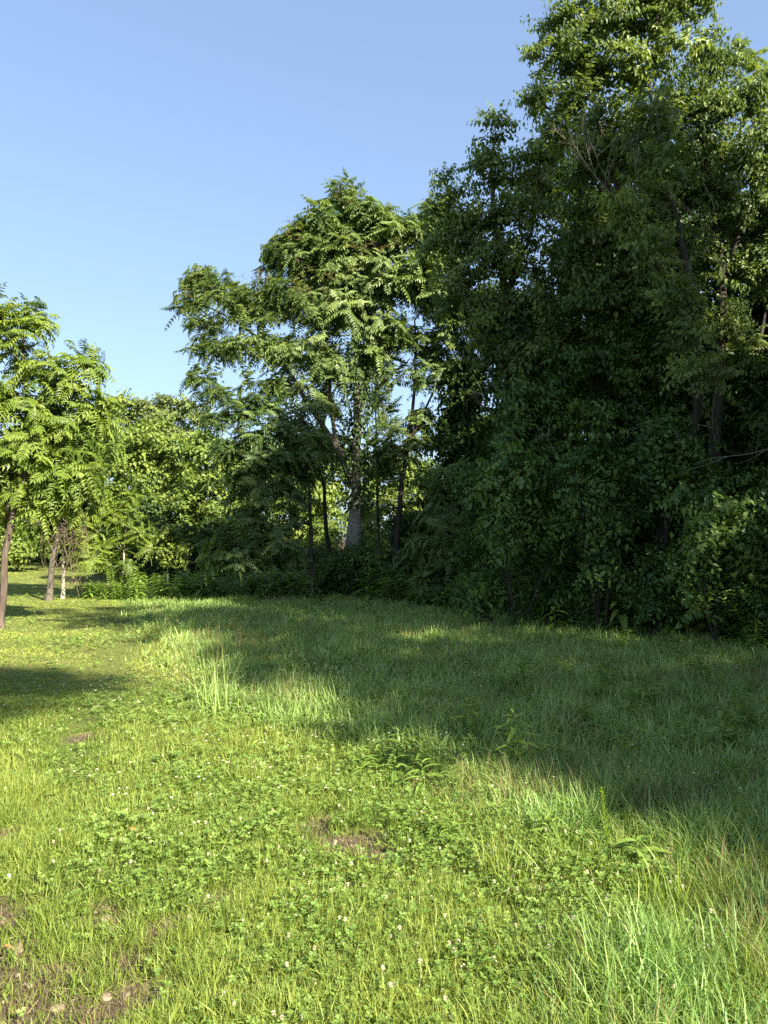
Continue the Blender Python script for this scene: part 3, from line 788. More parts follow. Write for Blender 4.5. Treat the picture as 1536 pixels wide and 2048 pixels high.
shrub('dim bush in the dark hollow right of the big-leaved plants', 1310, 12.7, [(1280, 1180, 40, 22), (1340, 1195, 40, 24), (1300, 1215, 50, 16), (1330, 1140, 30, 20)], 74, 12, (.4, .2), 'under', 'elder', .95, 'bush')
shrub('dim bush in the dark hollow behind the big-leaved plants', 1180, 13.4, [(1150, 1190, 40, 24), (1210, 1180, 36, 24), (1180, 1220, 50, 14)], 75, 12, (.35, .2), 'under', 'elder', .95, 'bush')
shrub('feathery dark bush right of the forked trunk', 880, 19.0,
      [(860, 960, 46, 36), (910, 990, 50, 40), (870, 1040, 56, 36), (930, 1060, 46, 36), (850, 1100, 50, 30), (910, 1120, 56, 30), (860, 1160, 46, 18), (960, 1120, 36, 30)], 66, 8, (0.4, 0.2), 'ail', 'sap', 0.8, 'bush', 3, 1.1)
shrub('dark bush with a thin stem between the forked tree and the wall of leaves', 960, 16.6,
      [(950, 1000, 40, 40), (990, 1070, 46, 40), (940, 1090, 40, 36), (980, 1150, 50, 26), (940, 1160, 36, 20), (1020, 1140, 36, 30), (930, 930, 30, 30)], 67, 9, (0.42, 0.2), 'under', 'elder', 0.95, 'bush')
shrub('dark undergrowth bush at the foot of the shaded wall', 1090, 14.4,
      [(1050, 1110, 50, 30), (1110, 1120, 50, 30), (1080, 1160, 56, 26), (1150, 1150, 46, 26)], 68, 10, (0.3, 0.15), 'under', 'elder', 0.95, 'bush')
shrub('bush around the foot of the ivy-clad tree', 700, 21.4,
      [(660, 1140, 40, 30), (720, 1130, 40, 30), (760, 1150, 46, 26), (640, 1170, 36, 18), (800, 1165, 40, 16)], 69, 8, (0.38, 0.2), 'under', 'elder', 1.0, 'bush')
shrub('rounded low bush at the far end of the meadow, half in sun', 545, 22.8,
      [(510, 1178, 36, 16), (550, 1170, 40, 22), (590, 1175, 36, 18), (480, 1186, 26, 10)], 70, 16, (0.6, 0.2), 'weed', 'under', 1.0, 'bush')
shrub('bush lit through a gap at the far right end of the meadow weeds', 848, 20.5,
      [(848, 1192, 24, 14), (835, 1200, 16, 8)], 71, 22, (0.85, 0.1), 'weed', 'under', 0.8, 'bush')
shrub('pale bushes on the grassy slope beyond the left edge trunk', 40, 36.0,
      [(20, 1090, 40, 26), (60, 1100, 36, 22), (0, 1050, 50, 40), (70, 1060, 36, 30), (-30, 1100, 40, 26)], 72, 4, (0.6, 0.2), 'maple', 'maple', 0.9, 'bush', 3, 1.5)

for k, (lab, px, Y_, bl) in enumerate([
    ('sunlit far bush seen between the crooked trunk and the ivy-clad trunk', 670, 33, [(650, 1120, 40, 30), (690, 1135, 40, 26), (660, 1080, 30, 26)]),
    ('sunlit far bush seen just right of the ivy-clad trunk', 750, 34, [(735, 1110, 36, 34), (770, 1135, 40, 26), (750, 1060, 30, 30)]),
    ('sunlit far bush seen behind the forked trunk', 830, 33, [(815, 1120, 36, 34), (850, 1090, 40, 36), (835, 1145, 46, 20)]),
    ('sunlit far bush seen left of the slim dark trunk', 580, 32, [(560, 1130, 40, 24), (600, 1110, 40, 30), (530, 1145, 40, 18)])]):
    shrub(lab, px, Y_, bl, 170 + k * 3, 5, (.6, .2), 'maple', 'maple', .9, 'bush', 3, 1.2)
# ---- ivy on the middle trunk and vines
def ivy(label, path, r, seed, per_m=240):
    rng = np.random.default_rng(seed); q, t = resample(path, 0.1); base = q[0].copy()
    L = np.sum(np.linalg.norm(np.diff(q, axis=0), axis=1)); n = int(L * per_m)
    i = rng.integers(0, len(q), n); a = rng.uniform(0, 6.283, n)
    rr = r * rng.uniform(0.9, 2.0, n) * (0.8 + 0.7 * N4(i * 0.13, a, 1.0, 2))
    pos = q[i] + np.stack([np.cos(a) * rr, np.sin(a) * rr, rng.normal(0, 0.08, n)], 1)
    V, T = leaf_shape(0.10, 0.085, 0.3, 0.1, 1, 0.35)
    # leaf hangs: point +Y of leaf outwards and down
    g = Geo(); tp = (V @ np.array(basis([1.0, 0, -1.1], (1, 0, 1))).T, T, np.full(len(V), 0.5))
    stamp(g, tp, pos, rots(a + rng.normal(0, 0.5, n), rng.uniform(0, .5, n), rng.uniform(0, 6.28, n), rng.uniform(0.7, 1.4, n)), rng.normal(0.45, 0.25, n))
    o = obj('ivy', g.mesh('ivy', M['ivy'], base), None, base); tag(o, label, 'ivy')
ivy('dark ivy wrapped round the upper trunk of the tall middle tree', PX([(711, 1010), (713, 930), (716, 850), (716, 760), (712, 690)], 22.0), 0.22, 81, 420)
ivy('dark ivy round the base of the tall middle tree', [base_of(706, 22.0, 0.05)] + PX([(705, 1160), (706, 1108)], 22.0), 0.30, 82, 500)
ivy('heavy ivy on the trunk inside the dark right wall', PX([(1052, 1040), (1048, 900), (1034, 800), (1020, 680), (1010, 600)], 15.4), 0.24, 83, 500)
# grey lichened sleeve of bark shows between the two ivies: a band of the trunk
g = Geo(); pp, _ = resample(PX([(705, 1112), (707, 1080), (709, 1050), (711, 1005)], 22.0), 0.12)
tube(g, pp, 0.215 - 0.03 * np.linspace(0, 1, len(pp)) + 0.02 * np.sin(np.linspace(0, 5, len(pp))), 12, 0.5, 0, False)
o = obj('bark_patch', g.mesh('bark_patch', M['bark_lichen'], mid.location, True), mid); o['label'] = 'pale lichened bark between the ivy'

def dead_branch(geo, start, direction, length, r, rng, depth=0, wig=0.25, fork=3, mat=0):
    n = 9; p = np.array(start, float); d = norm(direction); pts = [p.copy()]
    for i in range(n):
        d = norm(d + rng.normal(0, wig / 3, 3)); p = p + d * length / n; pts.append(p.copy())
    pts = np.array(pts); tube(geo, pts, np.linspace(r, r * 0.35, n + 1), 5 if r > 0.012 else 4, 0.5, mat)
    if depth < fork:
        for k in range(rng.integers(2, 5)):
            i = rng.integers(2, n); dd = norm(norm(pts[i] - pts[i - 1]) + rng.normal(0, 0.55, 3))
            dead_branch(geo, pts[i], dd, length * rng.uniform(0.35, 0.65), r * 0.55, rng, depth + 1, wig, fork, mat)
def bare_branches(root, specs, seed, mat, name='bare_branch'):
    rng = np.random.default_rng(seed)
    for (a, b_, r, fk) in specs:
        g = Geo(); dead_branch(g, a, b_ - a, np.linalg.norm(b_ - a), r, rng, 0, 0.22, fk)
        o = obj(name, g.mesh(name, mat, root.location, True), root); o['label'] = 'leafless grey branch'
bare_branches(R2, [(W(1285, 470, 12.9), W(1180, 270, 11.8), 0.0132, 3), (W(1270, 440, 12.9), W(1275, 270, 11.7), 0.0108, 3), (W(1250, 420, 12.9), W(1130, 330, 11.7), 0.0090, 3), (W(1330, 540, 12.9), W(1330, 420, 11.6), 0.0084, 3),
                   (W(1240, 400, 12.8), W(1215, 250, 11.6), 0.0084, 3)], 91, M['deadwood'])
bare_branches(R3, [(W(1440, 480, 13.6), W(1340, 330, 12.3), 0.0132, 3), (W(1430, 420, 13.6), W(1360, 190, 12.2), 0.0120, 3), (W(1435, 860, 13.4), W(1330, 800, 12.1), 0.0120, 3), (W(1430, 880, 13.2), W(1400, 700, 12.1), 0.0084, 3), (W(1440, 640, 13.4), W(1390, 560, 12.3), 0.0072, 2)], 92, M['deadwood'])
def dead_thing(name, label, cat, a, b_, r, fk, seed, mat):
    rng = np.random.default_rng(seed); g = Geo(); dead_branch(g, a, b_ - a, np.linalg.norm(b_ - a), r, rng, 0, 0.2, fk)
    o = obj(name, g.mesh(name, mat, a, True), None, a); tag(o, label, cat)
dead_thing('dead_branch', 'pale broken branch sticking out from the dark wall at the right edge', 'dead branch', W(1560, 893, 12.0), W(1410, 936, 11.7), 0.011, 1, 93, M['deadwood'])
dead_thing('dead_snag', 'bare dead treetop twigs against the sky gap right of the forked tree', 'dead tree', W(985, 840, 20), W(955, 762, 20), 0.03, 3, 94, M['deadwood'])
dead_thing('dead_branch', 'bare grey branch poking from the dark wall above the leafy shrub', 'dead branch', W(1130, 940, 13.2), W(1085, 870, 12.9), 0.012, 2, 95, M['deadwood'])

def vines():
    rng = np.random.default_rng(96); g = Geo(); base = base_of(112, 21.9)
    for k in range(46):
        a = W(rng.uniform(95, 175), rng.uniform(1010, 1080), 21.6 + rng.uniform(-.5, .5)); b_ = W(rng.uniform(85, 175), rng.uniform(1040, 1195), 21.6 + rng.uniform(-.5, .5))
        b_[2] = max(b_[2], 0.02)
        t = np.linspace(0, 1, 10)[:, None]; c = (a + b_) / 2 + rng.normal(0, 0.35, 3)
        q = (1 - t) ** 2 * a + 2 * t * (1 - t) * c + t * t * b_ + rng.normal(0, 0.03, (10, 3))
        tube(g, q, rng.uniform(0.003, 0.008), 4)
    for k in range(10):
        a = W(rng.uniform(100, 150), rng.uniform(1020, 1090), 21.5); dead_branch(g, a, rng.normal(0, 1, 3), rng.uniform(.5, 1.1), 0.010, rng, 0, 0.3, 2)
    o = obj('vine_tangle', g.mesh('vine_tangle', M['twig'], base, True), None, base); tag(o, 'tangle of dry brown vines hanging between the two trunks at the left', 'vines')
vines()

# ---- woodland behind the right wall, copies of two trees
def wood_tree(seed, h, r):
    rng = np.random.default_rng(seed); b = np.zeros(3)
    paths = [([b, b + [0.1, 0, h * .3], b + [-.1, .1, h * .6], b + [0, 0, h * .92]], 0.14, 0.02)]
    pts = []
    for k in range(16):
        z = h * rng.uniform(0.10, 1.0); f = math.sqrt(max(0.1, 1 - ((z / h - 0.5) / 0.62) ** 2)); a = rng.uniform(0, 6.28)
        c = np.array([math.cos(a) * r * .62 * f, math.sin(a) * r * .62 * f, z]); v = norm(rng.normal(size=(26, 3)))
        pts.append(c + v * (rng.random((26, 1)) ** .4) * np.array([1.2, 1.2, .9]))
    pts = np.concatenate(pts); pts[:, 2] = np.maximum(pts[:, 2], .35)
    return paths, pts
woods = []
for k, (seed, h, r) in enumerate([(101, 12.5, 3.0), (102, 11.0, 2.8), (103, 13.5, 3.2)]):
    paths, pts = wood_tree(seed, h, r)
    sp = [(5.6, 19.5), (9.5, 17.5), (8.0, 22.5)][k]
    woods.append((sp, paths, pts, seed))
GW = 'trees deeper in the dark wood'
protos = []
for (sx, sy), paths, pts, seed in woods:
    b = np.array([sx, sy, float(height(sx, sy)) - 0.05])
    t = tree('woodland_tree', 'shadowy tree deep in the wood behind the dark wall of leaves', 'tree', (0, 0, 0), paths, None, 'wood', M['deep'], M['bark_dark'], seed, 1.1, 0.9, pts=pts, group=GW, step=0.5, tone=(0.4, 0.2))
    t.location = b; protos.append(t)
rw = random.Random(5)
for i, (x, y, sc) in enumerate([(3.6, 22.5, .72), (11.8, 20.5, .95), (6.5, 27, .8), (12.5, 15.0, .9), (10.5, 26, .9), (14.5, 24, 1.0), (9.2, 14.2, .7), (4.5, 33, .75), (-11.0, 44, .55), (-5, 46, .6), (2, 46, .55)]):
    dup(protos[i % 3], (x, y, float(height(x, y)) - 0.05), rw.uniform(0, 6.28), sc)
GU = 'bushes deep in the dark wood'
def wood_bush():
    rng = np.random.default_rng(111); pts = []
    for k in range(9):
        a = rng.uniform(0, 6.28); c = np.array([math.cos(a) * .9, math.sin(a) * .9, rng.uniform(.5, 2.3)]); v = norm(rng.normal(size=(22, 3))); pts.append(c + v * (rng.random((22, 1)) ** .4) * .75)
    pts = np.concatenate(pts); pts[:, 2] = np.maximum(pts[:, 2], .2)
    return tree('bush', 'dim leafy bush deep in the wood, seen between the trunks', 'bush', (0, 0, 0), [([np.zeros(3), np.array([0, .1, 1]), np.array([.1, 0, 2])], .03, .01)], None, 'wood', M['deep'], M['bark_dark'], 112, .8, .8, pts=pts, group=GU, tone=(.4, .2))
bp_ = wood_bush(); bp_.location = (5.0, 17.6, float(height(5, 17.6)) - .03)
for x, y, sc in [(6.6, 16.2, 1.1), (8.2, 15.2, 1.1), (9.6, 14.2, 1.0), (4.0, 19.6, 1.0), (2.6, 21.2, .9), (7.6, 18.8, 1.2), (6.0, 20.5, 1.2), (9.6, 18.0, 1.3), (8.6, 12.9, .9), (1.5, 24.5, .9), (-.4, 27, .45), (-2.3, 28.2, .45), (-4.0, 29.2, .5), (-5.6, 30, .6), (-7.2, 29.4, .6), (-8.6, 31, .8), (-10, 33, .9), (3.5, 25.5, 1.1), (5.6, 24, 1.2), (11, 22, 1.3), (8, 26, 1.4), (-12, 36, 1.2), (-6.5, 34, .9), (-20.5, 46, 1.6), (-24, 45, 1.6), (-17.5, 47, 1.5), (-27, 44, 1.6)]:
    dup(bp_, (x, y, float(height(x, y)) - .05), rw.uniform(0, 6.28), (sc * 1.15, sc * 1.15, sc))
# the same row of trees goes on beside and behind the camera and throws the shade on the meadow
GR = 'trees of the row that goes on to the right of the picture'
paths, pts = wood_tree(104, 12.8, 3.0)
rs_ = np.random.default_rng(9); pts = pts[rs_.random(len(pts)) < .50]  # unseen crowns thinned so sun dapples lighten the meadow's shade
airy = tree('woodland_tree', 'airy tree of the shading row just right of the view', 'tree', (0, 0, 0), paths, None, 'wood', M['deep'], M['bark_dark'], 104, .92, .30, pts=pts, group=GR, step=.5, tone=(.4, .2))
airy.location = (10.0, -2.2, float(height(10, -2.2)) - .05)
for i, (x, y, sc) in enumerate([(7.8, 2.2, 1.16), (7.3, 4.5, .95), (14.0, -6.5, 1.0), (12.7, -1.1, 1.05), (11.0, -4.4, .88), (9.6, 2.6, 1.0)]):
    dup(airy, (x, y, float(height(x, y)) - .05), rw.uniform(0, 6.28), sc)
for i, (x, y, sc) in enumerate([(13.2, 5.2, 1.0), (11.6, 8.6, 1.0)]):
    dup(protos[i % 3], (x, y, float(height(x, y)) - 0.05), rw.uniform(0, 6.28), sc, 'tree of the shading row just right of the view', GR)
rh = np.random.default_rng(120); hp = []
for k in range(5):
    c = np.array([-1.5 + rh.normal(0, .9), -1.2 + rh.normal(0, .8), rh.uniform(13.3, 14.9)]); v = norm(rh.normal(size=(9, 3))); hp.append(c + v * (rh.random((9, 1)) ** .4) * np.array([.8, .8, .4]))  # unseen high crown shaped to throw a streak on the left lawn
hb = np.array([10.7, -6.0, float(height(10.7, -6.0)) - .05])
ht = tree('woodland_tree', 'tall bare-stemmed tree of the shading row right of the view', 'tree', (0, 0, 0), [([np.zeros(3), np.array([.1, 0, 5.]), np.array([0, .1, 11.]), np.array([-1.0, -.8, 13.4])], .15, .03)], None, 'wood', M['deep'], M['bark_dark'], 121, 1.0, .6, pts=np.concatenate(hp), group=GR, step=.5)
ht.location = hb

hp2 = []
for k in range(17):
    a = rh.uniform(0, 6.28); r0 = rh.uniform(.3, 1.7); c = np.array([math.cos(a) * r0, math.sin(a) * r0, rh.uniform(7.9, 14.0)]); v = norm(rh.normal(size=(24, 3))); hp2.append(c + v * (rh.random((24, 1)) ** .4) * np.array([1.0, 1.0, .8]))  # unseen crown kept high: shades the tall tree, sun flecks pass below
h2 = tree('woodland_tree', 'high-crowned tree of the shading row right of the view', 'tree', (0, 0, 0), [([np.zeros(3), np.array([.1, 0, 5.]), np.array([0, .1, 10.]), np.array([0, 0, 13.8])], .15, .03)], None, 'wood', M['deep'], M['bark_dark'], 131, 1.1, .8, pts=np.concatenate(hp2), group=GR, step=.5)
h2.location = (9.7, 7.1, float(height(9.7, 7.1)) - .05)
dup(h2, (10.6, 5.4, float(height(10.6, 5.4)) - .05), 2.0, 1.16)

# ------------------------------------------------------------------ ground cover
EDGE_Y = [0, 2.4, 2.9, 3.2, 3.95, 5.9, 7.7, 12.0, 17, 23.0, 40]
EDGE_X = [0.3, 0.35, 0.9, 1.5, 0.95, -0.15, -1.5, -3.5, -5.4, -7.6, -12]
def meadow(x, y):
    e = np.interp(y, EDGE_Y, EDGE_X) + (N1(x, y, 0.9, 2) - 0.5) * 0.9
    return 1 / (1 + np.exp(-(x - e) / (0.10 + 0.012 * y)))
TRY = [5.0, 6.2, 8.0, 11, 14, 18, 23]; TRX = [-2.15, -2.5, -3.0, -3.9, -4.75, -6.0, -7.6]
def track(x, y):
    d = np.abs(x - np.interp(y, TRY, TRX) + (N2(x, y, 1.2, 2) - .5) * .25); d2 = np.abs(d - 0.0)
    return np.exp(-(d2 / .26) ** 2) * (y > 5) * (0.4 + .9 * N1(x, y, .8, 2))
def clover_mask(x, y):
    c = N2(x, y, 0.9, 3)
    for cx, cy, r, k in CLOV:
        c = c + k * np.exp(-(((x - cx) / r) ** 2 + ((y - cy) / (r * 1.3)) ** 2))
    return np.clip((c - 0.56) * 4, 0, 1)
CLOV = []
for px, py, r, k in [(240, 1720, .45, .35), (700, 1600, .5, .35), (850, 1720, .5, .4), (1000, 1850, .5, .35), (760, 1900, .5, .3), (950, 1990, .5, .35), (400, 1420, 1.0, .3), (560, 1440, .8, .25), (620, 1560, .6, .2), (350, 1640, .5, .2), (900, 1560, .5, .3), (350, 1250, 1.5, .1)]:
    g_ = G(px, py); CLOV.append((g_[0], g_[1], r, k))

def scatter(y0, y1, dens, rng, margin=0.9):
    """even random points of the ground between two distances, a little wider than the view"""
    A = (y1 - y0) * ((y0 + y1) * 0.55 + 2 * margin)
    n = int(A * dens)
    y = np.sqrt(rng.random(n) * (y1 ** 2 - y0 ** 2) + y0 ** 2)
    x = (rng.random(n) * 2 - 1) * (0.55 * y + margin)
    return x, y

def blade_tpl(rng, bend, wd=0.006, seg=3):
    """blade of unit height along Z, bending towards +X; the tone rises to the tip"""
    t = np.linspace(0, 1, seg + 1); ang = bend * t
    dx = np.sin(ang); dz = np.cos(ang)
    x = np.concatenate([[0], np.cumsum((dx[1:] + dx[:-1]) / 2)]) / seg; z = np.concatenate([[0], np.cumsum((dz[1:] + dz[:-1]) / 2)]) / seg
    hw = wd * np.array([0.8, 1.0, 0.75, 0.45, .3])[:seg] / 2
    V = np.concatenate([np.stack([x[:-1], -hw, z[:-1]], 1), np.stack([x[:-1], hw, z[:-1]], 1), [[x[-1], 0, z[-1]]]])
    T = []
    for k in range(seg - 1): T += [[k, seg + k, seg + k + 1], [k, seg + k + 1, k + 1]]
    T += [[seg - 1, 2 * seg - 1, 2 * seg]]
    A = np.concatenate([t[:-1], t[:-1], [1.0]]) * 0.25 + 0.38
    return V, np.array(T), A

def grass_patch(geo, x, y, h, wd, tone, rng, bend=(0.2, 1.4), seg=3, mat=0, nvar=10, tilt=.38):
    n = len(x); z = height(x, y) - 0.01 - 0.02 * bare(x, y)
    which = rng.integers(0, nvar, n); yaw = rng.uniform(0, 6.283, n)
    for k in range(nvar):
        b_ = bend[0] + (bend[1] - bend[0]) * (k + .5) / nvar
        s = which == k
        tp = blade_tpl(rng, b_, 1.0, seg)
        # width and height scale apart: y of the template is the width
        sc = np.stack([h[s], wd[s], h[s]], 1)
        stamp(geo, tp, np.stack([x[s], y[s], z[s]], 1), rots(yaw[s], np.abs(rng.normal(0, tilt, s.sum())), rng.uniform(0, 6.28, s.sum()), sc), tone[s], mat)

BANDS = [(2.15, 3.4, 24000, 1.0), (3.4, 5.2, 14000, 1.15), (5.2, 8.5, 4200, 1.75), (8.5, 14, 1900, 2.6), (14, 27, 750, 4.0)]
def in_wood(x, y):
    return np.clip((y - TREELINE(x)) / 0.8, 0, 1)
def lawn():
    rng = np.random.default_rng(201); g = Geo()
    for y0, y1, dn, ws in BANDS + [(27, 50, 160, 8.0)]:
        x, y = scatter(y0, y1, dn, rng)
        m = meadow(x, y); bz = bare(x, y); tuft = N3(x, y, 0.16, 2); big = N4(x, y, 1.1, 3)
        keep = (rng.random(len(x)) > m * np.clip((y - 2.6) / 2.2, 0.12, 0.75)) & (rng.random(len(x)) > np.clip(bz * 1.15, 0, 0.86)) & (rng.random(len(x)) < 0.45 + 0.9 * tuft) & (y < np.where(x < -9.5, 60, np.maximum(TREELINE(x), 24.5)))
        cl = clover_mask(x, y); keep &= rng.random(len(x)) > cl * 0.25
        x, y, m, bz, tuft, big = [v[keep] for v in (x, y, m, bz, tuft, big)]
        n = len(x)
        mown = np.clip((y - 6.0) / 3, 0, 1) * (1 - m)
        h = (0.055 + 0.105 * tuft ** 1.5 + 0.07 * np.clip(big - .45, 0, 1)) * rng.uniform(0.6, 1.35, n) * (1 - 0.62 * mown) * (1 - 0.4 * np.clip(bz, 0, 1)) + (0.05 + .10 * (y < 4.2)) * m * rng.random(n)
        tk = track(x, y); h = h * (1 - .55 * np.clip(tk, 0, 1)) * (1 - .25 * mown)
        wd = rng.gamma(5, 0.00055, n) * ws * (1 + .5 * mown)
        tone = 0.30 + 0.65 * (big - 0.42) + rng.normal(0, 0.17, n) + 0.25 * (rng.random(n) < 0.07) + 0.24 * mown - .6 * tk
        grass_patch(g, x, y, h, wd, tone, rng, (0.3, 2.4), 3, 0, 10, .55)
    o = obj('lawn_grass', g.mesh('lawn_grass', M['lawn'])); tag(o, 'short sunlit yellow-green lawn grass with worn spots at the left', 'grass', kind='stuff')
lawn()
def meadow_grass():
    rng = np.random.default_rng(202); g = Geo()
    for y0, y1, dn, ws in BANDS:
        x, y = scatter(y0, y1, dn * 0.7, rng)
        m = meadow(x, y); tuft = N3(x + 40, y, 0.35, 2); big = N4(x + 60, y, 1.6, 3)
        keep = (rng.random(len(x)) < m ** 1.5 * (0.35 + tuft) * np.clip(.28 + (y - 2.6) / 2.0, .28, 1)) & (rng.random(len(x)) > np.clip(bare(x, y) * 1.1, 0, .85)) & (rng.random(len(x)) > in_wood(x, y))
        x, y, m, tuft, big = [v[keep] for v in (x, y, m, tuft, big)]
        n = len(x)
        h = (0.10 + 0.20 * tuft + 0.16 * np.clip(big - .4, 0, 1)) * rng.uniform(0.55, 1.3, n) * (0.55 + 0.45 * m)
        wd = rng.gamma(6, 0.0010, n) * ws ** 0.8
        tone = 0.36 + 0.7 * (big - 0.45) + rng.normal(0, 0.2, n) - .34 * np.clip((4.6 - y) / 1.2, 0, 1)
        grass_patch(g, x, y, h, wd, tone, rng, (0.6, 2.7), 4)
    o = obj('meadow_grass', g.mesh('meadow_grass', M['meadow'])); tag(o, 'long bluish-green shaded meadow grass filling the right half', 'grass', kind='stuff')
meadow_grass()
def dry_stalks():
    rng = np.random.default_rng(203); g = Geo()
    for y0, y1, dn, ws in BANDS:
        x, y = scatter(y0, y1, dn * 0.11, rng)
        m = meadow(x, y); dry = N1(x + 20, y + 5, 0.7, 3)
        for px_, k in ((0, 0),): pass
        bz = bare(x, y); keep = rng.random(len(x)) < np.maximum(np.clip((dry - 0.45) * 4, 0.03, 1) * (0.7 + .3 * m), bz * 1.2)
        keep &= rng.random(len(x)) > in_wood(x, y)
        x, y, m, bz = x[keep], y[keep], m[keep], bz[keep]; n = len(x)
        h = (0.06 + 0.22 * m) * rng.uniform(0.5, 1.4, n); wd = rng.uniform(0.0016, 0.003, n) * ws
        grass_patch(g, x, y, h, wd, rng.normal(0.4, 0.25, n) - .35 * np.clip(bz * 2, 0, 1), rng, (0.1, 1.3), 3, 0, 10, .75)
    o = obj('dry_grass', g.mesh('dry_grass', M['straw'])); tag(o, 'scattered straw-coloured dead grass stalks among the green blades', 'grass', kind='stuff')
dry_stalks()
def clover():
    rng = np.random.default_rng(204); g = Geo()
    G3 = Geo()
    for k in range(3):
        V, T = leaf_shape(0.020, 0.019, 0.0, 0.12, 1, 0.62)
        d = np.array([math.cos(k * 2.094), math.sin(k * 2.094), 0.25]); G3.add(V @ basis(d).T, T, 0.5)
    tri = (np.concatenate(G3.V).astype(float), np.concatenate(G3.T), np.concatenate(G3.A).astype(float))
    for y0, y1, dn, ws in [(2.15, 3.4, 6000, 1.0), (3.4, 5.2, 3600, 1.15), (5.2, 8.5, 1200, 1.5), (8.5, 14, 380, 2.2), (14, 24, 110, 3.0)]:
        x, y = scatter(y0, y1, dn, rng)
        cl = clover_mask(x, y); m = meadow(x, y)
        keep = (rng.random(len(x)) < (0.06 + 0.34 * cl) * (1 - 0.7 * m)) & (rng.random(len(x)) > np.clip(bare(x, y) * 1.7, 0, .98)) & (rng.random(len(x)) > in_wood(x, y)) & (y < 24)
        x, y, m = x[keep], y[keep], m[keep]; n = len(x)
        z = height(x, y) + (0.025 + 0.055 * N3(x, y, 0.2, 2) + 0.02 * cl[keep]) * rng.uniform(0.5, 1.25, n) + .05 * m
        stamp(g, tri, np.stack([x, y, z], 1), rots(rng.uniform(0, 6.28, n), rng.uniform(0, .75, n), rng.uniform(0, 6.28, n), rng.uniform(0.4, 1.0, n) * ws), 0.5 + .5 * (N4(x, y, .8, 2) - .5) + rng.normal(0, 0.17, n))
    o = obj('clover', g.mesh('clover', M['clover'])); tag(o, 'patches of green three-leaved clover spread through the lawn', 'clover', kind='stuff')
clover()

def bloom_mesh(rng, dead=False):
    """a round clover head of small florets on a short stalk, base at the origin"""
    g = Geo(); hgt = 0.095
    tube(g, [[0, 0, 0], [0.004, 0.002, hgt * .5], [0.002, 0, hgt]], [0.0013, .0012, .001], 4, 0.5, 1)
    n = 34
    for i in range(n):
        zz = 1 - 1.55 * (i + .5) / n; a = i * 2.4; r = math.sqrt(max(0, 1 - zz * zz)); d = np.array([math.cos(a) * r, math.sin(a) * r, zz])
        d2 = norm(d + np.array([0, 0, 0.35 if i < 22 else -0.5]))
        V, T = leaf_shape(0.0105, 0.0042, 0.1, 0.3, 1, 0.6)
        g.add(V @ basis(d2, (0.1, 0.2, 1)).T + np.array([0, 0, hgt + .002]), T, (0.75 if i < 24 else 0.2) + rng.normal(0, .12) - (.5 if dead else 0))
    return g.mesh('clover_blossom', [M['bloom'], M['clover']])
def blossoms():
    rng = np.random.default_rng(205); mesh = [bloom_mesh(rng, k >= 3) for k in range(4)]
    P = []
    spots = [(550, 1460, 1.6, 60), (420, 1400, 2.0, 110), (330, 1650, .35, 22), (320, 1690, .3, 16), (850, 1660, .5, 26), (1000, 1840, .55, 44), (760, 1900, .6, 40), (880, 1800, .5, 36), (600, 1780, .8, 24), (240, 1750, .5, 14), (1000, 1960, .6, 30), (1250, 1860, .5, 26), (780, 1990, .4, 16), (1200, 1600, .9, 26), (1000, 1560, 1, 20), (450, 1560, 1, 40), (230, 1600, .9, 24), (620, 1530, .6, 20), (1350, 1700, .7, 24), (1100, 1420, 1.5, 20), (200, 1350, 2.5, 40), (300, 1280, 3, 30)]
    for px, py, r, n in spots:
        c = G(px, py); q = rng.normal(0, 1, (n, 2)) * r * np.array([.8, .8]); P.append(c[None, :2] + q)
    P = np.concatenate(P); P = P[(P[:, 1] > 2.3) & (P[:, 1] < 20) & (np.abs(P[:, 0]) < .53 * P[:, 1])]
    P = P[bare(P[:, 0], P[:, 1]) < .3]
    P = P[np.argsort(P[:, 1])]
    z = height(P[:, 0], P[:, 1]); m = meadow(P[:, 0], P[:, 1])
    near, far = P[:290], P[290:]
    for i, (x, y) in enumerate(near):
        dead = rng.random() < 0.22
        o = obj('clover_blossom', mesh[3 if dead else rng.integers(0, 3)], None, (x, y, float(z[i]) + .05 * float(m[i]) + rng.uniform(-.02, .015)))
        s = rng.uniform(0.55, 0.95); o.scale = (s, s, s); o.rotation_euler = (rng.normal(0, .25), rng.normal(0, .25), rng.uniform(0, 6.28))
        tag(o, 'browning white clover blossom on a thin stalk in the near grass' if dead else 'fresh white clover blossom on a thin stalk in the near grass', 'clover blossom', 'browning clover blossoms in the near grass' if dead else 'fresh clover blossoms in the near grass')
    g = Geo(); n = len(far); V = []; 
    V, T = leaf_shape(0.018, 0.016, 0.1, 0.6, 1, .5); Gb = Geo()
    for k in range(7):
        a = k * 2.4; Gb.add(V @ basis(norm(np.array([math.cos(a), math.sin(a), .4 + .2 * (k % 3)]))).T, T, .7)
    tp = (np.concatenate(Gb.V).astype(float), np.concatenate(Gb.T), np.concatenate(Gb.A).astype(float))
    sc = rng.uniform(.7, 1.2, n) * np.clip(far[:, 1] / 11, .6, 1.2)
    stamp(g, tp, np.stack([far[:, 0], far[:, 1], z[290:] + .10 + .06 * m[290:]], 1), rots(rng.uniform(0, 6.28, n), None, None, sc), rng.normal(.6, .2, n))
    o = obj('distant_blossoms', g.mesh('distant_blossoms', M['bloom'])); tag(o, 'white clover flowers dotting the lawn farther back', 'clover blossoms', kind='stuff')
blossoms()

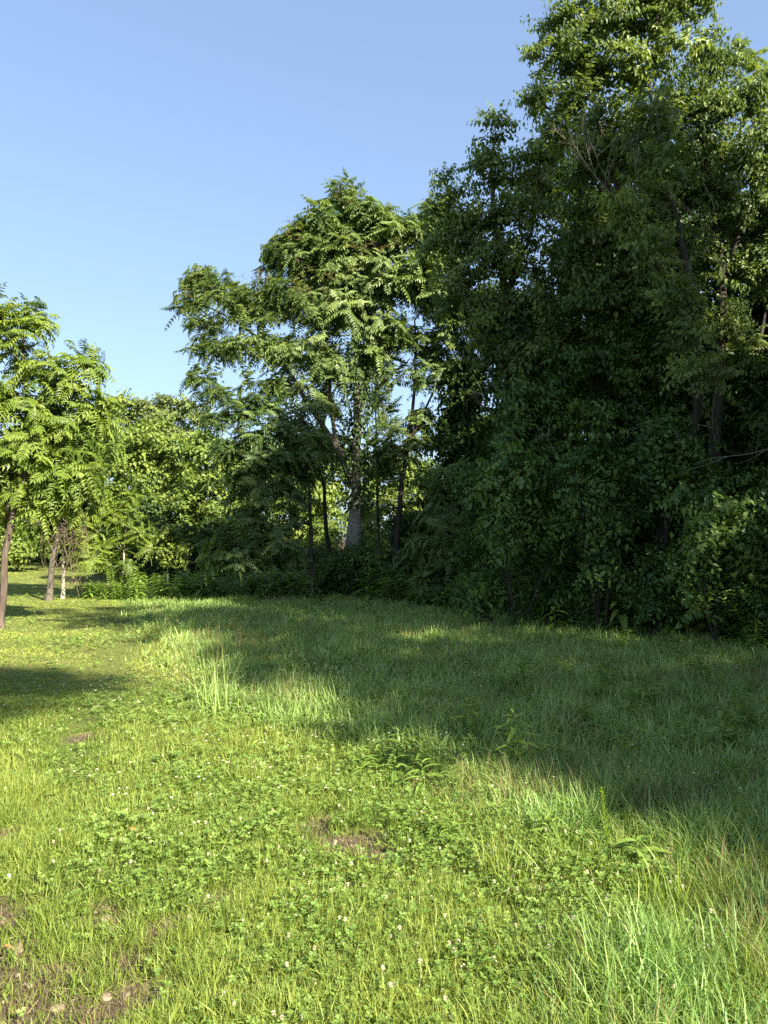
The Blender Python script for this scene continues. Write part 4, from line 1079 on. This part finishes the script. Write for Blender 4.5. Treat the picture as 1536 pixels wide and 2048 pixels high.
# ------------------------------------------------------------------ weeds and other single plants
def weed_meshes(rng, h=1.0, nl=16, ll=0.2, lw=0.035, droop=0.5, up=0.5, bare_to=0.15):
    """upright herb of height h: stem and foliage geometry"""
    st = Geo(); lean = rng.normal(0, .07, 2); t = np.linspace(0, 1, 7)
    pts = np.stack([lean[0] * t ** 2 * h, lean[1] * t ** 2 * h, t * h], 1); tube(st, pts, np.linspace(.006, .002, 7) * max(h, .5), 5, .3)
    fo = Geo()
    for i in range(nl):
        tt = bare_to + (1 - bare_to) * (i + .5) / nl; p = np.array([lean[0] * tt ** 2 * h, lean[1] * tt ** 2 * h, tt * h]); a = i * 2.4 + rng.normal(0, .3)
        sz = (0.55 + .6 * math.sin(math.pi * min(1, .25 + .75 * tt))) * rng.uniform(.8, 1.2) * (1 if tt < .92 else .7)
        e = up * (0.3 + 1.1 * tt) + rng.normal(0, .15)
        V, T = leaf_shape(ll * sz, lw * sz, droop * rng.uniform(.6, 1.5), .22, 2)
        fo.add(V @ basis(norm(np.array([math.cos(a), math.sin(a), e]))).T + p, T, .5 + rng.normal(0, .16) + .2 * (tt > .85))
    return st, fo
def weed_proto(name, seed, mat='weed', **kw):
    rng = np.random.default_rng(seed); st, fo = weed_meshes(rng, **kw)
    return st.mesh('stem', M[mat], (0, 0, 0), True), fo.mesh('foliage', M[mat])
def place_weed(name, label, cat, mesh2, loc, s=1.0, rz=0.0, group=None):
    r = thing(name, label, cat, loc, group); r.scale = (s, s, s); r.rotation_euler = (0, 0, rz)
    obj('stem', mesh2[0], r); obj('foliage', mesh2[1], r); return r
WP = [weed_proto('w', 300 + k, h=1.0, nl=26, ll=.24, lw=.045, droop=.6, up=.45) for k in range(4)]
WL = [weed_proto('w', 310 + k, h=.45, nl=14, ll=.24, lw=.05, droop=.6, up=.6) for k in range(4)]
WF = [weed_proto('w', 316 + k, h=.7, nl=34, ll=.26, lw=.075, droop=.5, up=.5, bare_to=.05) for k in range(4)]
WB = [weed_proto('w', 320 + k, h=.85, nl=15, ll=.36, lw=.13, droop=.6, up=.3) for k in range(2)]
rg = np.random.default_rng(330)
# singles that stand out
for lab, px, py, hpx, pr in [
    ('tall weed with narrow leaves at the right edge before the dark wall', 1512, 1345, 112, WP[0]),
    ('upright weed left of the tall one near the right edge', 1395, 1345, 64, WP[1]),
    ('bright-tipped weed at the foot of the dark wall, right of the big-leaved plants', 1292, 1345, 70, WP[2]),
    ('lone dark upright weed standing in the middle of the shaded meadow', 1003, 1400, 80, WP[3]),
    ('small narrow-leaved weed left of the lone dark one in the meadow', 782, 1405, 42, WP[1]),
    ('low weed with a leaf rosette at the far middle of the meadow', 770, 1310, 50, WL[2]),
    ('slim weed before the bushes right of the lit gap', 905, 1272, 45, WP[2]),
    ('weed clump with pointed leaves below the big-leaved plants', 1170, 1315, 44, WL[1]),
    ('pale weed rising from the foot of the far shaded bushes', 1075, 1290, 60, WP[0])]:
    p = G(px, py); ref = 1.0 if pr in WP else .6
    s = hpx * p[1] / F / ref
    place_weed('weed', lab, 'weed', pr, p, s, rg.uniform(0, 6.28))
for lab, px, py, hpx, k in [('big-leaved plant in the shade at the foot of the wall, the rightmost of three', 1245, 1265, 100, 0), ('big-leaved plant in the shade, middle of three at the foot of the wall', 1110, 1250, 80, 1), ('big-leaved plant in the shade, leftmost and lowest of three', 1045, 1250, 50, 0)]:
    Yd = 12.9; p = W(px, py, Yd); p[2] = float(height(p[0], p[1])); place_weed('pokeweed', lab, 'plant', WB[k], p, hpx * Yd / F / .95, rg.uniform(0, 6.28))
# leafy weed clump in sun-shade border
GB = 'leafy weeds at the edge of the sunlit clover'
for i, (px, py, hpx) in enumerate([(790, 1580, 60), (845, 1592, 66), (730, 1575, 56), (760, 1545, 60), (800, 1545, 75), (850, 1560, 80), (835, 1540, 70), (880, 1565, 60), (945, 1545, 62), (720, 1550, 50), (905, 1600, 55), (870, 1690, 60), (900, 1700, 55), (1085, 1560, 65), (1130, 1560, 60), (1190, 1550, 50), (1110, 1590, 55), (1105, 1700, 66), (1085, 1720, 50), (1000, 1660, 50)]):
    p = G(px, py); place_weed('leafy_weed', 'low leafy weed with lance-shaped leaves between clover and shaded grass', 'weed', WL[i % 4], p, hpx * p[1] / F / .42, rg.uniform(0, 6.28), GB)
# fringe of weeds before the wood: far left in sun, then along the right wall
GF = 'sunlit weeds along the far end of the lawn'
for i in range(110):
    px = rg.uniform(165, 570); Yd = 23.0 + rg.normal(0, .6) - (px - 165) * .002; p = ground_at(px, Yd)
    hh = rg.uniform(.42, .85) * (1.0 if px > 250 else .7)
    place_weed('fringe_weed', 'sunlit leafy weed in the fringe between the far lawn and the wood', 'weed', WF[i % 4], p, hh / .7, rg.uniform(0, 6.28), GF)
GS = 'shaded weeds along the foot of the dark wall'
for i in range(300):
    x = rg.uniform(-3.4, 7.2) if i % 3 else rg.uniform(2.5, 7.2); y = float(TREELINE(x)) - rg.gamma(1.8, .42) + .1
    p = np.array([x, y, float(height(x, y))]); pr = [WF, WF, WL, WP][i % 4][(i // 4) % 4]
    hh = rg.uniform(.35, .9); place_weed('shade_weed', 'dark green leafy weed in the fringe at the foot of the shaded wood', 'weed', pr, p, hh / (1.0 if pr in WP else .6), rg.uniform(0, 6.28), GS)
GM = 'weeds scattered through the shaded meadow'
for i in range(90):
    y = rg.uniform(5.2, 13); x = rg.uniform(.10, .5) * y
    if y > float(TREELINE(x)) - .8: continue
    p = np.array([x, y, float(height(x, y))]); place_weed('meadow_weed', 'low broad-bladed weed half sunk in the shaded meadow grass', 'weed', WF[i % 4] if i % 3 == 0 else WL[i % 4], p, rg.uniform(.32, .62), rg.uniform(0, 6.28), GM)

# goldenrod stalk, broad sprout, tufts
def goldenrod():
    p = G(1218, 1712); rng = np.random.default_rng(340); h = 128 * p[1] / F
    r = thing('goldenrod', 'single bright yellow-green stalk at the border of sun and shade, lower right', 'plant', p)
    st = Geo(); t = np.linspace(0, 1, 8); c = np.stack([-.10 * h * t, 0 * t, h * t], 1); tube(st, c, np.linspace(.003, .0015, 8), 5, .4)
    obj('stem', st.mesh('stem', M['gold']), r); fo = Geo()
    for i in range(90):
        tt = .12 + .88 * i / 90; a = i * 2.4; q = np.array([-.10 * h * tt, 0, h * tt]); V, T = leaf_shape(.036 * rng.uniform(.8, 1.2) * (1 - .35 * tt), .0065, .25, .2, 2)
        fo.add(V @ basis(norm(np.array([math.cos(a), math.sin(a), 1.1]))).T + q, T, .5 + rng.normal(0, .2))
    obj('foliage', fo.mesh('foliage', M['gold']), r)
goldenrod()
def sprout(label, px, py, hpx, seed, nl=6, ll=.13, lw=.05):
    p = G(px, py); h = hpx * p[1] / F; rng = np.random.default_rng(seed); st, fo = weed_meshes(rng, h, nl, ll, lw, .55, .5, .45)
    r = thing('sprout', label, 'plant', p); obj('stem', st.mesh('stem', M['weed']), r); obj('foliage', fo.mesh('foliage', M['weed']), r)
sprout('broad-leaved sprout right of the yellow-green stalk', 1272, 1740, 62, 341)
sprout('broad-leaved light sprout in the shaded grass near the right middle', 1130, 1560, 62, 342, 6, .13, .06)
sprout('low dock-like sprout lying in the clover at lower left', 455, 1718, 26, 343, 6, .10, .04)
def tuft(name, label, px, py, hpx, n, seed, mat, bend, spread=.05, wd=.005, width=None):
    p = G(px, py); rng = np.random.default_rng(seed); h = hpx * p[1] / F; g = Geo()
    x = p[0] + rng.normal(0, spread, n); y = p[1] + rng.normal(0, spread, n)
    grass_patch(g, x, y, h * rng.uniform(.6, 1.15, n), np.full(n, wd) * rng.uniform(.7, 1.3, n), rng.normal(.6, .2, n), rng, bend, 4)
    o = obj(name, g.mesh(name, M[mat], p), None, p); tag(o, label, 'grass tuft')
tuft('grass_tuft', 'tuft of long arching yellow-lit grass blades right of the broad-leaved sprout', 1330, 1830, 150, 34, 351, 'gold', (.8, 2.0), .06, .0045)
tuft('grass_tuft', 'tall upright grass tuft standing alone in the meadow left of centre', 428, 1425, 140, 46, 352, 'meadow', (.05, .7), .10, .008)
tuft('grass_tuft', 'tuft of coarse long grass at the near right corner', 1300, 1990, 170, 160, 353, 'meadow', (.5, 1.7), .14, .006)
tuft('grass_tuft', 'bright tall grass tuft at the tip of the sunlit wedge, lower right', 1010, 1760, 130, 90, 354, 'lawn', (.3, 1.5), .10, .004)
def seed_grass():
    rng = np.random.default_rng(355); p = G(440, 1330); g = Geo(); n = 90
    x = p[0] + rng.normal(0, .45, n); y = p[1] + rng.normal(0, .8, n); z = height(x, y)
    for i in range(n):
        h = rng.uniform(.3, .62); tube(g, [[x[i], y[i], z[i]], [x[i] + rng.normal(0, .03), y[i], z[i] + h * .6], [x[i] + rng.normal(0, .07), y[i] + rng.normal(0, .05), z[i] + h]], [.0022, .0016, .0012], 3, .5)
        for k in range(9):
            a = rng.uniform(0, 6.28); V, T = leaf_shape(.04, .005, .3, .1, 1); q = np.array([x[i], y[i], z[i] + h * rng.uniform(.75, 1)]); g.add(V @ basis(norm(np.array([math.cos(a), math.sin(a), .8]))).T + q, T, .6)
    o = obj('seeding_grass', g.mesh('seeding_grass', M['flower_tuft'], p), None, p); tag(o, 'hazy pale seed heads of tall grass behind the lone tuft', 'grass', kind='stuff')
seed_grass()

# ------------------------------------------------------------------ small things
def stake():
    p = ground_at(280, 23.2); r = thing('marker_stake', 'short rusty stake with a white top among the weeds at the far lawn edge', 'stake', p)
    g = Geo(); tube(g, [p + [0, 0, -.1], p + [0, 0, .18], p + [.01, 0, .32]], .028, 8); obj('post', g.mesh('post', M['rust'], p, False), r)
    g = Geo(); tube(g, [p + [.01, 0, .32], p + [.02, 0, .42], p + [.03, 0, .56]], [.02, .02, .024], 8); obj('cap', g.mesh('cap', M['white_cap'], p, False), r)
stake()
def stone_mesh(rng):
    import bmesh
    bm = bmesh.new(); bmesh.ops.create_icosphere(bm, subdivisions=2, radius=1)
    k = rng.normal(0, 1, (5, 3))
    for v in bm.verts:
        c = np.array(v.co); f = 1 + .13 * sum(math.sin(2.1 * float(c @ q) + i) for i, q in enumerate(k)) / 2
        v.co = (c[0] * f, c[1] * f * .75, c[2] * f * .38)
    me = bpy.data.meshes.new('stone'); bm.to_mesh(me); bm.free(); me.materials.append(M['stone']); return me
rs = np.random.default_rng(360); SM = [stone_mesh(rs) for _ in range(4)]
for i, (px, py, s, lab) in enumerate([(212, 1832, .030, 'pale flat stone in the small worn patch at the left'), (35, 1890, .034, 'largest tan stone in the bare soil at the left edge'), (112, 2012, .028, 'pale stone at the bottom edge in the bare soil'), (60, 1965, .02, 'small tan stone in the bare soil between the two larger ones'), (212, 1985, .026, 'reddish tan stone half hidden by grass right of the bare soil')]):
    p = G(px, py); o = obj('stone', SM[i % 4], None, (p[0], p[1], p[2] - .018)); o.scale = (s, s, s); o.rotation_euler = (0, 0, rs.uniform(0, 6)); tag(o, lab, 'stone')
def gravel():
    rng = np.random.default_rng(361); g = Geo(); n = 9000
    x = rng.uniform(-3.2, 2.2, n); y = rng.uniform(2.2, 7, n); b_ = bare(x, y); k = rng.random(n) < np.clip(b_ * 1.4 - .15, 0, 1); x, y = x[k], y[k]; n = len(x)
    V = np.array([[1, 0, 0], [-.8, .2, 0], [.1, .9, .1], [0, -.8, 0], [.1, 0, .6], [0, 0, -.5]]); T = np.array([[0, 2, 4], [2, 1, 4], [1, 3, 4], [3, 0, 4], [2, 0, 5], [1, 2, 5], [3, 1, 5], [0, 3, 5]])
    stamp(g, (V, T, np.full(6, .5)), np.stack([x, y, height(x, y) - bare(x, y) * .025 + .003], 1), rots(rng.uniform(0, 6.28, n), rng.uniform(0, .4, n), rng.uniform(0, 6.28, n), rng.gamma(2, .0022, n) + .0015), rng.random(n))
    o = obj('gravel', g.mesh('gravel', M['stone'])); tag(o, 'crumbs of soil and grit on the bare patches', 'gravel', kind='stuff')
gravel()
def fallen():
    for px, py, lab, s in [(255, 1690, 'curled orange-brown dead leaf lying on the lawn at left', .05), (5, 1935, 'red-brown dead leaf on bare soil at the left edge', .035)]:
        p = G(px, py); g = Geo(); V, T = leaf_shape(s, s * .5, .5, .4, 2); g.add(V @ basis([1, .2, .25]).T, T, .5)
        o = obj('fallen_leaf', g.mesh('fallen_leaf', M['dead_leaf']), None, p + np.array([0, 0, .07])); tag(o, lab, 'dead leaf')
fallen()
